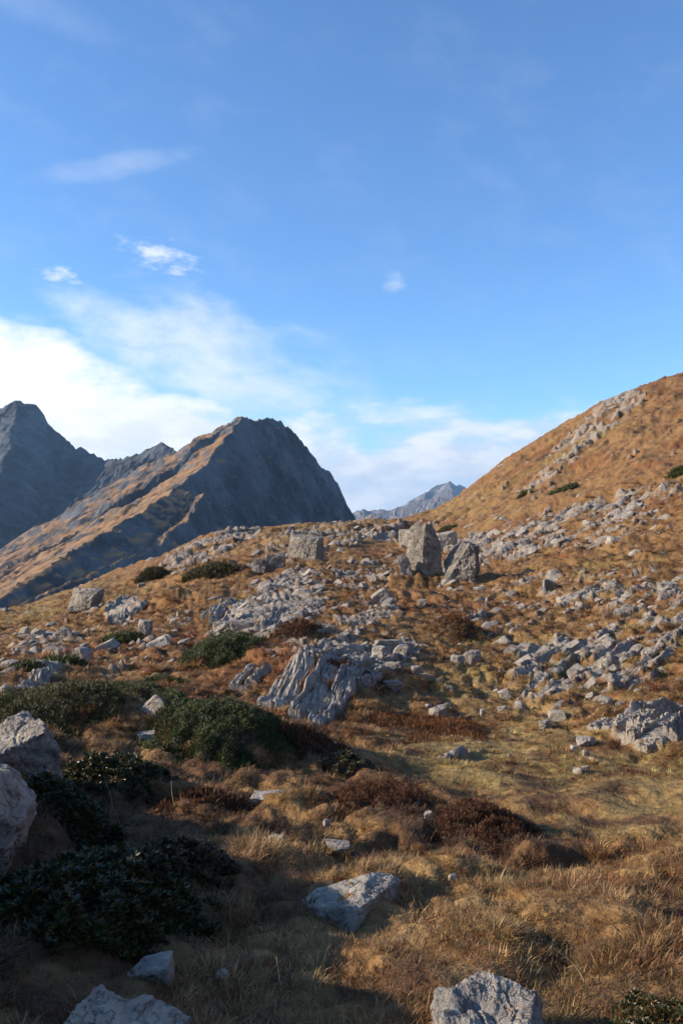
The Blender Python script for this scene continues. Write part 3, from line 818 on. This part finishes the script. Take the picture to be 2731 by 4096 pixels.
zone(14, (345, 582, 50, 12, -5), ['slab', 'block'], 6, 13, 'on turf between squat and tall boulders', 'rocks on the turf left of the big boulders', 'rock')

# ------------------------------------------------------------------ ribbed limestone outcrops
def rib_mesh(p0, p1, width, height, seed):
    n, m = 56, 19
    rg = np.random.default_rng(seed)
    d = np.array([p1.x - p0.x, p1.y - p0.y]); L = np.hypot(*d); d = d / L; c = np.array([d[1], -d[0]])      # c points right of travel
    e0, e1 = rg.uniform(-.06, .03), rg.uniform(.97, 1.06)
    t = np.linspace(e0, e1, n); s = np.concatenate([[-1.04], np.linspace(-1, 1, m - 2), [1.04]])
    T, S = np.meshgrid(t, s, indexing='ij')
    wv = width / 2 * (1 + .28 * perlin2(T * 4, S * 0 + seed, 5) + .15 * perlin2(T * 11, np.sign(S) + seed, 6))
    wob = .14 * width * perlin2(T * 3 + seed, S * 0, 7)
    X = p0.x + (p1.x - p0.x) * T + c[0] * (S * wv + wob); Y = p0.y + (p1.y - p0.y) * T + c[1] * (S * wv + wob)
    Zg = soft_h(X.ravel(), Y.ravel()).reshape(X.shape)
    prof = 1 - np.abs(S) ** 8 * .5
    a = (S * wv)
    rdg = lambda q: 1 - 2 * np.abs(q)
    fine = rdg(perlin2(a / (.16 * width) + seed * 3.1, T * 1.6, 11)) * .13 + rdg(perlin2(a / (.36 * width) + seed, T * 2.6, 12)) * .20 + rdg(perlin2(T * 9 + a / width * 2, S * 2.0 + seed, 13)) * .14
    fine = fine - .45 * np.maximum(0, .10 - np.abs(perlin2(T * 3.1 + seed, a / width * 1.2, 17))) / .10
    tl = rg.uniform(-.45, .05)
    Z = Zg + height * (prof * (.72 + .25 * perlin2(T * 2.5, S * 0 + seed, 14)) + fine + tl * S)
    edge = (np.abs(S) > .99) | (T < t[1]) | (T > t[-2])
    Z = np.where(edge, Zg - height * 1.2, Z)
    o = np.array([(p0.x + p1.x) / 2, (p0.y + p1.y) / 2, min(p0.z, p1.z)])
    F = grid_faces(m, n)
    return fast_mesh('rib', np.c_[X.ravel(), Y.ravel(), Z.ravel()] - o, F[:, ::-1], M_rock_rib, False), o
M_rock_rib = rock_material('limestone_ribs', 2.6, .8, .03)
def outcrop(label, ribs, hgt, group=None):
    ends = [(at(a, b), at(c, d), w) for a, b, c, d, w in ribs]
    c = sum((e[0] + e[1] for e in ends), Vector()) / (2 * len(ends))
    root = bpy.data.objects.new('limestone_outcrop', None); col.objects.link(root)
    root.location = c
    mark(root, label, 'outcrop', group)
    for i, (p0, p1, w) in enumerate(ends):
        ww = 1.12 * w / FPX * (p0.y + p1.y) / 2
        me, o = rib_mesh(p0, p1, ww, hgt * random.uniform(.55, 1.5), int(p0.x * 100 + i * 13) % 997)
        ob = link('rib', me, root)
        ob.location = Vector(o) - c
        for t in (.15, .4, .65, .9):
            q = p0.lerp(p1, t); FOOT.append((q.x, q.y, ww * .55))
outcrop('large ribbed limestone outcrop with deep grooves behind the central juniper', [
    (264, 705, 302, 656, 13), (275, 712, 314, 652, 13), (287, 706, 324, 652, 12), (295, 717, 331, 658, 12), (305, 718, 337, 663, 13), (316, 721, 346, 663, 14), (325, 721, 354, 668, 12), (334, 715, 360, 672, 11), (349, 692, 370, 671, 10), (362, 688, 378, 676, 9)], .11)
outcrop('long ribbed limestone slab on the left edge above the left juniper', [
    (12, 702, 42, 670, 9), (20, 702, 50, 668, 9), (28, 698, 56, 668, 9), (6, 706, 24, 690, 8)], .12)
outcrop('pale ribbed rock patch on the left slope below the boulder', [
    (108, 614, 122, 601, 7), (114, 618, 131, 601, 7), (121, 620, 139, 602, 7), (128, 617, 147, 603, 6)], .22)
outcrop('pale ribbed slab on the left-centre slope above the small juniper', [
    (204, 622, 224, 602, 8), (212, 624, 235, 602, 8), (222, 625, 246, 603, 8), (258, 632, 276, 612, 8), (266, 630, 284, 612, 8)], .25)
outcrop('right hand limestone outcrop of broken pale ribs at the right frame edge', [
    (592, 733, 606, 724, 12), (608, 733, 628, 720, 14), (632, 735, 652, 722, 14), (646, 724, 676, 712, 14), (628, 746, 650, 734, 15), (640, 752, 664, 738, 14), (658, 735, 684, 722, 15), (668, 744, 694, 728, 14)], .16)
outcrop('low ribbed rock left of the large outcrop beside the small juniper', [
    (233, 690, 252, 668, 9), (243, 692, 260, 672, 8), (252, 688, 268, 672, 7)], .12)

# ------------------------------------------------------------------ loose stones too many to count
def build_stones():
    n = 46000
    th = rng.uniform(R(-27), R(27), n); r = np.exp(rng.uniform(math.log(9), math.log(210), n))
    X, Y = r * np.sin(th), r * np.cos(th)
    Z = soft_h(X, Y)
    px, py = project(X, Y, Z)
    dens = inell(px, py, ROCKY)
    dens = np.where(py < 468, dens * .15, dens)
    keep = rng.random(n) < np.clip(dens * .14 + .005 * (r > 20), 0, .16)
    X, Y, r = X[keep], Y[keep], r[keep]
    Z = full_h(X, Y)
    Vs, Fs = [], []; off = 0
    shapes = [rock_geo(3000 + i, 2 if i < 3 else 1, (1, .42, .17) if i % 3 else (1, .7, .42), 'slab' if i % 3 else 'block', .01) for i in range(6)]
    for i in range(len(X)):
        P, F = shapes[3 + i % 3] if r[i] > 40 else shapes[i % 3]
        s = r[i] / FPX * (3.2 + 13 * rng.random() ** 2.2)
        e = Euler((R(rng.uniform(8, 40)), R(rng.uniform(-42, -12)), R(rng.uniform(-8, 32)))).to_matrix()
        Vs.append((P * s) @ np.array(e).T + (X[i], Y[i], Z[i] - s * .04)); Fs.append(F + off); off += len(P)
    me = fast_mesh('loose_stones', np.concatenate(Vs), np.concatenate(Fs), M_rock, False)
    link('loose_stones', me, kind='stuff', label='countless small grey stones strewn over the slopes', category='stones')
build_stones()

# ------------------------------------------------------------------ plants
def leaf_material(name, rough=.5, spec=.4, transl=.25):
    m, t, b = material(name)
    c = t.attr('leaf')
    t.put(b.inputs['Base Color'], c)
    b.inputs['Roughness'].default_value = rough; b.inputs['Specular IOR Level'].default_value = spec
    tr = t.n('ShaderNodeBsdfTranslucent'); t.put(tr.inputs[0], c)
    mx = t.n('ShaderNodeMixShader'); mx.inputs[0].default_value = transl
    t.t.links.new(b.outputs[0], mx.inputs[1]); t.t.links.new(tr.outputs[0], mx.inputs[2])
    out = [n for n in t.t.nodes if n.type == 'OUTPUT_MATERIAL'][0]
    t.t.links.new(mx.outputs[0], out.inputs[0])
    return m
M_juniper = leaf_material('juniper_needles', .6, .3, .15)
M_rhodo = leaf_material('rhododendron_leaf', .36, .4, .15)
M_heath = leaf_material('heath_twig', .8, .2, .2)
m_, t_, b_ = material('twigs'); M_twig = m_
t_.put(b_.inputs['Base Color'], t_.mix(t_.noise(t_.n('ShaderNodeNewGeometry').outputs['Position'], 14, 4), (.05, .035, .02), (.11, .075, .045)))
def rhombi(P, D, Ln, Wd, rg):
    """leaf shaped folded quads: base P, direction D, length, width"""
    n = len(P)
    D = D / np.linalg.norm(D, axis=1)[:, None]
    A = rg.normal(size=(n, 3)); S = np.cross(D, A); S /= np.linalg.norm(S, axis=1)[:, None] + 1e-9
    Nn = np.cross(S, D)
    mid = P + D * (Ln * .45)[:, None]
    V = np.stack([P, mid + S * (Wd / 2)[:, None] + Nn * (Wd * .15)[:, None], P + D * Ln[:, None], mid - S * (Wd / 2)[:, None] + Nn * (Wd * .15)[:, None]], 1).reshape(-1, 3)
    F = np.arange(4 * n).reshape(-1, 4)
    return V, F
def bush(name, label, cat, px, py, wpx, hpx, n, leaf, mat, cols, style, asp=.75, group=None, lump=.5, seed=0, sink=0.0):
    p = at(px, py)
    w = 1.12 * wpx / FPX * p.y / 2; h = .95 * hpx / FPX * p.y
    wy = w * asp
    cx, cy = p.x * (p.y + wy) / p.y, p.y + wy
    rg = np.random.default_rng(seed + 77)
    gz = float(soft_h(np.array([cx]), np.array([cy]))[0])
    o = Vector((cx, cy, gz))
    def dome(u, v, k=1.0):
        x, y = cx + u * w, cy + v * wy
        rr = np.sqrt(u * u + v * v) * (1 + .30 * perlin2(u * 2.2 + seed * 3, v * 2.2, 3) + .16 * perlin2(u * 6 + seed, v * 6, 4))
        s = max(.17, w * .12)
        lumps = 1 - np.abs(perlin2(x / s + seed, y / s, 21)) * 1.6 * lump - np.abs(perlin2(x / (s * .42) + seed, y / (s * .42), 22)) * 1.0 * lump
        z = soft_h(x, y) + h * k * np.clip(1 - rr ** 2.6, -.04, 1) * lumps - .02
        return x, y, z
    def rr_seed(u): return np.full_like(u, seed * 1.7)
    root = bpy.data.objects.new(name, None); col.objects.link(root); root.location = o
    mark(root, label, cat, group)
    # woody core
    g = np.linspace(-1, 1, 33)
    U, V = [a.ravel() for a in np.meshgrid(g, g)]
    rad = np.maximum(np.abs(U), np.abs(V)); ang = np.hypot(U, V) + 1e-9
    U, V = U * rad / ang, V * rad / ang
    x, y, z = dome(U, V, .86)
    z = np.where(rad > .97, soft_h(x, y) - .06, z - .02)
    link('twigs', fast_mesh('twigs', np.c_[x, y, z] - np.array(o), grid_faces(33, 33), M_twig, True), root)
    # foliage
    rad = np.sqrt(rg.random(n)) * 1.0 if style != 'twig' else rg.random(n) ** .62 * 1.25; a = rg.uniform(0, 2 * math.pi, n)
    U, V = rad * np.cos(a), rad * np.sin(a)
    e = .03
    x, y, z = dome(U, V); x1, _, zx = dome(U + e, V); _, y1, zy = dome(U, V + e)
    N = np.c_[-(zx - z) / (e * w), -(zy - z) / (e * wy), np.ones(n)]; N /= np.linalg.norm(N, axis=1)[:, None]
    P = np.c_[x, y, z] - np.array(o) - N * (rg.random(n) ** 2 * h * .10)[:, None]
    if style == 'spray':           # short scaly sprays, several per point
        k = 5
        Pk = np.repeat(P, k, 0); Dk = np.repeat(N * .8 + np.array((0, 0, .35)), k, 0) + rg.normal(0, .45, (n * k, 3))
        Pk = Pk + rg.normal(0, leaf * .45, (n * k, 3))
        Ln = leaf * rg.uniform(.6, 1.3, n * k) * np.repeat(np.where(rg.random(n) < .12, 1.8, 1.0), k); V4, F4 = rhombi(Pk, Dk, Ln, leaf * .32 * np.ones(n * k), rg)
    elif style == 'whorl':
        k = 5
        ph = np.tile(np.arange(k) * 2 * math.pi / k, n) + np.repeat(rg.uniform(0, 6, n), k)
        tang = np.c_[np.cos(ph), np.sin(ph), np.zeros(n * k)]
        Dk = np.repeat(N * .55 + np.array((0, 0, .25)), k, 0) + tang * .8 + rg.normal(0, .18, (n * k, 3))
        Pk = np.repeat(P, k, 0)
        Ln = leaf * rg.uniform(.7, 1.2, n * k); V4, F4 = rhombi(Pk, Dk, Ln, Ln * .42, rg)
    else:                          # twiggy heath: upright fine shoots
        k = 3
        Pk = np.repeat(P, k, 0) + rg.normal(0, leaf * .3, (n * k, 3)); Dk = np.repeat(N * .3 + np.array((0, 0, .8)), k, 0) + rg.normal(0, .38, (n * k, 3))
        Ln = leaf * rg.uniform(.5, 1.4, n * k); V4, F4 = rhombi(Pk, Dk, Ln, Ln * .22, rg)
    t = np.clip(.5 + .6 * perlin2(np.repeat(x, k) / (w * .25), np.repeat(y, k) / (w * .25), seed + 4) + rg.normal(0, .25, n * k), 0, 1)[:, None]
    C = np.array(cols[0]) * (1 - t) + np.array(cols[1]) * t
    if len(cols) > 2:
        pick = rg.random(n * k) < .14
        C[pick] = np.array(cols[2])
    me = fast_mesh('foliage', V4, F4, mat, False)
    add_color(me, 'leaf', np.repeat(C, 4, 0))
    link('foliage', me, root)
    FOOT.append((cx, cy, min(w, wy) * (.15 if style == 'twig' else .55)))
    return root
JC = [(.030, .038, .012), (.098, .106, .028)]
RC = [(.020, .027, .008), (.055, .060, .017), (.10, .06, .015)]
HC = [(.060, .026, .016), (.135, .055, .028), (.20, .11, .05)]
J = 'juniper'
bush('juniper_bush', 'large dark green juniper mound in the centre in front of the ribbed outcrop', 'juniper', 228, 775, 178, 46, 22000, 0.032, M_juniper, JC, 'spray', 1.7, seed=1, lump=.4)
bush('juniper_bush', 'large spreading olive green juniper mound on the left', 'juniper', 96, 748, 196, 38, 20000, 0.036, M_juniper, [(.042, .041, .014), (.112, .102, .031)], 'spray', 2.6, seed=2, lump=.3)
bush('juniper_bush', 'smaller round juniper behind the central one, beside a large pale block', 'juniper', 223, 668, 84, 26, 8000, 0.06, M_juniper, JC, 'spray', 1.6, seed=3)
bush('juniper_bush', 'low juniper strip beside the conical rock on the left slope', 'juniper', 120, 646, 40, 8, 900, 0.1, M_juniper, JC, 'spray', 0.8, seed=4)
bush('juniper_bush', 'low dark juniper on the left below the small capped rock', 'juniper', 62, 669, 46, 8, 900, 0.09, M_juniper, JC, 'spray', 0.8, seed=5)
bush('juniper_bush', 'small juniper near the left edge above the ribbed slab', 'juniper', 28, 676, 28, 8, 600, 0.09, M_juniper, JC, 'spray', 0.8, seed=6)
bush('juniper_bush', 'low creeping juniper right of the large left juniper', 'juniper', 165, 690, 42, 8, 900, 0.07, M_juniper, JC, 'spray', 0.9, seed=7)
bush('juniper_bush', 'dark juniper streak above the boulder band on the right hillside', 'juniper', 563, 491, 26, 4, 500, .20, M_juniper, JC, 'spray', .6, seed=8)
bush('juniper_bush', 'dark juniper patch at the right frame edge high on the hillside', 'juniper', 677, 476, 18, 7, 500, .20, M_juniper, JC, 'spray', .6, seed=9)
bush('juniper_bush', 'small dark juniper left of the streak on the right hillside', 'juniper', 523, 496, 14, 4, 400, .22, M_juniper, JC, 'spray', .6, seed=10)
bush('juniper_bush', 'dark shrub crowning the hummock under the left skyline', 'juniper', 151, 580, 28, 7, 900, .18, M_juniper, [(.04, .036, .015), (.08, .06, .025)], 'spray', .6, seed=11)
bush('juniper_bush', 'dark shrub on the long hummock left of the brownish boulders', 'juniper', 210, 578, 50, 6, 1200, .18, M_juniper, [(.05, .045, .018), (.10, .08, .03)], 'spray', .5, seed=12)
bush('juniper_bush', 'dark shrub right behind the tall boulder', 'juniper', 446, 532, 20, 4, 450, .18, M_juniper, JC, 'spray', .6, seed=13)
bush('rhododendron_bush', 'glossy leaved rhododendron beside the left boulder, sunlit on top', 'rhododendron', 62, 842, 120, 50, 3600, 0.036, M_rhodo, RC, 'whorl', 1.0, seed=21)
bush('rhododendron_bush', 'rhododendron behind the pointed stone, below the two large junipers', 'rhododendron', 122, 800, 104, 40, 3000, 0.036, M_rhodo, RC, 'whorl', 1.3, seed=22)
bush('rhododendron_bush', 'big rhododendron in deep shade on the left foreground bank', 'rhododendron', 100, 960, 250, 90, 8000, 0.036, M_rhodo, RC, 'whorl', 1.3, seed=23)
bush('rhododendron_bush', 'rhododendron in shade right of the big dark one', 'rhododendron', 176, 892, 120, 44, 3500, 0.036, M_rhodo, [(.04, .03, .014), (.09, .06, .03), (.11, .075, .02)], 'whorl', 1.2, seed=24)
bush('rhododendron_bush', 'low rhododendron patch in the right foreground grass', 'rhododendron', 552, 896, 120, 16, 2600, 0.026, M_rhodo, RC, 'whorl', 0.9, seed=25)
bush('rhododendron_bush', 'leafy rhododendron at the bottom right corner', 'rhododendron', 672, 1066, 140, 30, 2600, .022, M_rhodo, [(.05, .04, .014), (.10, .09, .025), (.20, .08, .025)], 'whorl', 1.0, seed=26)
bush('rhododendron_bush', 'small olive rhododendron on top of the heath hummock', 'rhododendron', 352, 778, 52, 16, 1500, 0.035, M_rhodo, [(.05, .045, .02), (.11, .09, .04), (.2, .14, .06)], 'whorl', 1.0, seed=27)
bush('heath_bush', 'dark red brown heath mound right of the central juniper', 'heath', 383, 820, 112, 34, 13000, 0.026, M_heath, HC, 'twig', 1.4, seed=31)
bush('heath_bush', 'dark red brown heath mound left of the green meadow', 'heath', 490, 850, 122, 28, 13000, 0.026, M_heath, HC, 'twig', 1.2, seed=32)
bush('heath_bush', 'red brown heath between the central juniper and the ribbed outcrop', 'heath', 300, 756, 76, 26, 4500, 0.05, M_heath, HC, 'twig', 1.2, seed=33)
bush('heath_bush', 'brown heath clump on the top of the ledge behind the ribbed outcrop', 'heath', 294, 641, 48, 12, 1500, 0.08, M_heath, HC, 'twig', 1.0, seed=34)
bush('heath_bush', 'rust coloured heath hummock below the rubble heap', 'heath', 455, 636, 50, 15, 1500, 0.09, M_heath, [(.10, .045, .02), (.19, .085, .03)], 'twig', 1.0, seed=35)
bush('heath_bush', 'rusty low heath at the left edge of the meadow', 'heath', 425, 742, 120, 10, 4000, 0.05, M_heath, [(.11, .045, .02), (.22, .09, .03)], 'twig', 1.0, seed=36)
bush('heath_bush', 'twiggy brown heath on the summit of the ribbed outcrop', 'heath', 348, 676, 66, 9, 2500, 0.06, M_heath, HC, 'twig', 0.8, seed=37)
bush('heath_bush', 'pale twiggy heath between the two large junipers', 'heath', 190, 702, 66, 12, 2500, 0.05, M_heath, [(.09, .05, .03), (.18, .10, .06)], 'twig', 1.0, seed=38)
bush('heath_bush', 'brown heath on the tussock in the shaded left foreground', 'heath', 205, 818, 96, 22, 4500, 0.04, M_heath, HC, 'twig', 1.0, seed=39)

# ------------------------------------------------------------------ dry grass
def blade_tuft(seed, nb, height, spread, width, segs=3, radial=0):
    rg = np.random.default_rng(seed)
    Vs, Fs, Hs, Bs = [], [], [], []; k = 0
    lean = rg.uniform(0, 2 * math.pi)
    for i in range(nb):
        a = rg.uniform(0, 2 * math.pi); r0 = spread * math.sqrt(rg.random())
        bx, by = r0 * math.cos(a), r0 * math.sin(a)
        la = (a + rg.normal(0, .5)) if radial else lean + rg.normal(0, 1.5); bend = rg.uniform(.3, 1.7) + .3 * radial; L = height * rg.uniform(.55, 1.2)
        side = np.array((-math.sin(la), math.cos(la), 0)); pts = []
        p = np.array((bx, by, -.02)); ang = rg.uniform(.05, .5)
        w0 = width * rg.uniform(.7, 1.3)
        for s in range(segs + 1):
            t = s / segs
            ww = w0 * (1 - t ** 1.6) if s < segs else 0
            if s < segs:
                Vs += [p - side * ww / 2, p + side * ww / 2]; Hs += [t, t]
            else:
                Vs += [p]; Hs += [1.0]
            ang += bend / segs
            p = p + L / segs * np.array((math.sin(ang) * math.cos(la), math.sin(ang) * math.sin(la), math.cos(ang)))
        for s in range(segs - 1):
            b = k + 2 * s; Fs.append((b, b + 1, b + 3, b + 2))
        b = k + 2 * (segs - 1); Fs.append((b, b + 1, b + 2))
        Bs += [rg.random()] * (2 * segs + 1)
        k += 2 * segs + 1
    me = new_mesh('tuft', Vs, Fs, M_grass, True)
    add_float(me, 'h', Hs); add_float(me, 'b', Bs)
    return me
m_, t_, b_ = material('dry_grass'); M_grass = m_
def grass_mat(t, b):
    tint = t.attr('tint', 'INSTANCER'); h = t.attr('h', out='Fac')
    bl = t.attr('b', out='Fac')
    c = t.mix(t.m('MULTIPLY', t.ss(bl, .55, 1.0), .65), tint, t.mix(1.0, t.mix(1.0, tint, (1.55, 1.65, 1.75), 'MULTIPLY'), (.06, .045, .022), 'ADD'))
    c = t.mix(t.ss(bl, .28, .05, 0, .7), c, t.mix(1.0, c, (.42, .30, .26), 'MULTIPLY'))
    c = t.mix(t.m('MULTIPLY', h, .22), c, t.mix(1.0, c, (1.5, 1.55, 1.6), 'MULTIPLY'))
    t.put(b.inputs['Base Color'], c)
    b.inputs['Roughness'].default_value = .55; b.inputs['Specular IOR Level'].default_value = .35
    tr = t.n('ShaderNodeBsdfTranslucent'); t.put(tr.inputs[0], c)
    mx = t.n('ShaderNodeMixShader'); mx.inputs[0].default_value = .38
    t.t.links.new(b.outputs[0], mx.inputs[1]); t.t.links.new(tr.outputs[0], mx.inputs[2])
    out = [n for n in t.t.nodes if n.type == 'OUTPUT_MATERIAL'][0]
    t.t.links.new(mx.outputs[0], out.inputs[0])
grass_mat(t_, b_)
def scatter_group(name, coll):
    ng = bpy.data.node_groups.new(name, 'GeometryNodeTree')
    ng.interface.new_socket('Geometry', in_out='INPUT', socket_type='NodeSocketGeometry')
    ng.interface.new_socket('Geometry', in_out='OUTPUT', socket_type='NodeSocketGeometry')
    N = ng.nodes.new; L = ng.links.new
    gi, go = N('NodeGroupInput'), N('NodeGroupOutput')
    m2p = N('GeometryNodeMeshToPoints'); iop = N('GeometryNodeInstanceOnPoints'); ci = N('GeometryNodeCollectionInfo')
    ci.inputs[0].default_value = coll; ci.inputs[1].default_value = True; ci.inputs[2].default_value = True
    def na(n, typ):
        a = N('GeometryNodeInputNamedAttribute'); a.data_type = typ; a.inputs[0].default_value = n
        return [s for s in a.outputs if s.enabled][0]
    e2r = N('FunctionNodeEulerToRotation')
    L(gi.outputs[0], m2p.inputs[0]); L(m2p.outputs[0], iop.inputs['Points']); L(ci.outputs[0], iop.inputs['Instance'])
    iop.inputs['Pick Instance'].default_value = True
    L(na('var', 'INT'), iop.inputs['Instance Index'])
    L(na('rot', 'FLOAT_VECTOR'), e2r.inputs[0]); L(e2r.outputs[0], iop.inputs['Rotation']); L(na('scl', 'FLOAT'), iop.inputs['Scale'])
    L(iop.outputs[0], go.inputs[0])
    return ng
def scatter(name, P, var, rot, scl, tint, coll, **props):
    me = bpy.data.meshes.new(name)
    me.vertices.add(len(P)); me.vertices.foreach_set('co', P.astype(np.float32).ravel())
    a = me.attributes.new('var', 'INT', 'POINT'); a.data.foreach_set('value', var.astype(np.int32))
    a = me.attributes.new('rot', 'FLOAT_VECTOR', 'POINT'); a.data.foreach_set('vector', rot.astype(np.float32).ravel())
    add_float(me, 'scl', scl); add_color(me, 'tint', tint)
    o = link(name, me, **props)
    md = o.modifiers.new('scatter', 'NODES'); md.node_group = scatter_group(name, coll)
    return o
def build_grass():
    sets = {}
    for nm, args in {'near_carpet': (26, .046, .07, .0042, 3, 0), 'near_tussock': (64, .088, .055, .0044, 3, 1), 'mid_carpet': (26, .13, .15, .014, 2, 0), 'mid_tussock': (46, .24, .09, .016, 2, 1)}.items():
        c = bpy.data.collections.new(nm); sets[nm] = c
        for i in range(6):
            c.objects.link(bpy.data.objects.new('tuft_%s_%d' % (nm, i), blade_tuft(500 + i + 31 * len(nm), *args)))
    FP = np.array(FOOT)
    def pts(n, r0, r1, half):
        th = rng.uniform(-half, half, n); r = np.exp(rng.uniform(math.log(r0), math.log(r1), n))
        X, Y = r * np.sin(th), r * np.cos(th)
        S = soft_h(X, Y); rk = rock_mask(X, Y, S)
        ok = rk < .45
        for fx, fy, fr in FP:
            ok &= (X - fx) ** 2 + (Y - fy) ** 2 > fr * fr
        X, Y = X[ok], Y[ok]
        Z = full_h(X, Y)
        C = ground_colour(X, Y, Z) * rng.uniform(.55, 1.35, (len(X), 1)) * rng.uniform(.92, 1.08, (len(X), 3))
        return X, Y, Z, C
    def go(name, n, r0, r1, half, coll, sfun, label, bright=1.0, tuss=False):
        X, Y, Z, C = pts(n, r0, r1, half)
        if tuss:
            cl = fbm2(X / .6, Y / .6, 411, 2) + .5 * fbm2(X / 3, Y / 3, 412, 2)
            k = rng.random(len(X)) < sstep(cl, -.25, .35)
            X, Y, Z, C = X[k], Y[k], Z[k], C[k]
        n = len(X); r = np.hypot(X, Y)
        clump = fbm2(X / .55, Y / .55, 401, 2)
        s = sfun(r) * rng.uniform(.6, 1.3, n) * np.clip(1 + .7 * clump, .5, 1.8)
        md = inell(*project(X, Y, Z), MEADOW)
        s = s * (1 - .42 * md)
        flow = fbm2(X / .9, Y / .9, 402, 2) * 4 + 2.2
        rot = np.c_[rng.normal(0, .15, n), rng.normal(0, .15, n), flow + rng.normal(0, 1.3, n)]
        if tuss:                                   # tussocks take the colour of their own kind of grass
            kind = rng.random(n)[:, None]
            C = np.where(kind < .33, C * np.array((1.3, 1.4, 1.5)) + np.array((.03, .022, .01)), np.where(kind < .68, C, C * np.array((.72, .46, .34))))
        scatter(name, np.c_[X, Y, Z - .004], rng.integers(0, 6, n), rot, s, C * bright, coll, kind='stuff', label=label, category='grass')
    go('short_grass', 34000, 1.7, 13, R(34), sets['near_carpet'], lambda r: np.clip(.75 + r * .05, .8, 1.4), 'short dry autumn grass in the foreground', 1.05)
    go('tussock_grass', 15000, 1.7, 14, R(34), sets['near_tussock'], lambda r: np.clip(.55 + r * .045, .6, 1.2), 'drooping straw and russet grass tussocks in the foreground', 1.15, True)
    go('slope_grass', 30000, 10, 80, R(30), sets['mid_carpet'], lambda r: np.clip(.45 + r * .012, .5, 1.3), 'short brown grass on the slopes', 1.25)
    go('slope_tussocks', 22000, 10, 80, R(30), sets['mid_tussock'], lambda r: np.clip(.42 + r * .012, .5, 1.3), 'ochre and russet tussocks on the slopes', 1.25, True)
build_grass()

def stem(px0, py0, px1, py1, rise, label, bow=.03):
    a = at(px0, py0); d = a.y
    b = Vector(((px1 - CX) / FPX * d, d, CAMZ - d * (py1 - HY) / FPX)) + Vector((0, rise, 0))
    Vs, Fs = [], []
    n = 9
    for i in range(n):
        t = i / (n - 1); p = a.lerp(b, t) + Vector((bow * math.sin(math.pi * t), 0, 0)); r = .0028 * (1 - .7 * t)
        for k in range(4):
            Vs.append(p - a + Vector((r * math.cos(k * math.pi / 2), r * math.sin(k * math.pi / 2), 0)))
    for i in range(n - 1):
        for k in range(4):
            Fs.append((i * 4 + k, i * 4 + (k + 1) % 4, i * 4 + 4 + (k + 1) % 4, i * 4 + 4 + k))
    o = link('grass_stem', new_mesh('grass_stem', Vs, Fs, M_straw, True), loc=a)
    mark(o, label, 'grass stem')
m_, t_, b_ = material('straw'); M_straw = m_
t_.put(b_.inputs['Base Color'], t_.mix(t_.noise(t_.n('ShaderNodeTexCoord').outputs['Object'], 30), (.62, .50, .28), (.50, .37, .17)))
stem(586, 990, 547, 944, .0, 'long pale straw stem leaning left above the bottom right grass')
stem(112, 815, 105, 782, .0, 'tall dry stem standing in the shaded rhododendron', .02)
stem(176, 812, 171, 780, .0, 'tall dry stem at the rim of the shade below the central juniper', -.01)
stem(280, 985, 276, 957, .0, 'pale dry stem standing at the edge of the foreground shade', .0)

# ------------------------------------------------------------------ haze in the air
def build_haze():
    me = bpy.data.meshes.new('haze')
    x0, x1, y0, y1, z0, z1 = -16000, 16000, -15800, 15900, -520, 720
    V = [(x, y, z) for z in (z0, z1) for y in (y0, y1) for x in (x0, x1)]
    me.from_pydata(V, [], [(0, 2, 3, 1), (4, 5, 7, 6), (0, 1, 5, 4), (2, 6, 7, 3), (0, 4, 6, 2), (1, 3, 7, 5)])
    m = bpy.data.materials.new('haze'); m.use_nodes = True
    t = NT(m.node_tree); out = t.n('ShaderNodeOutputMaterial'); v = t.n('ShaderNodeVolumePrincipled')
    v.inputs['Color'].default_value = (.40, .69, 1.0, 1); v.inputs['Density'].default_value = 4.6e-5
    v.inputs['Anisotropy'].default_value = .2
    t.t.links.new(v.outputs[0], out.inputs['Volume'])
    me.materials.append(m)
    link('haze', me, kind='stuff', label='thin blue mountain haze', category='haze')
build_haze()
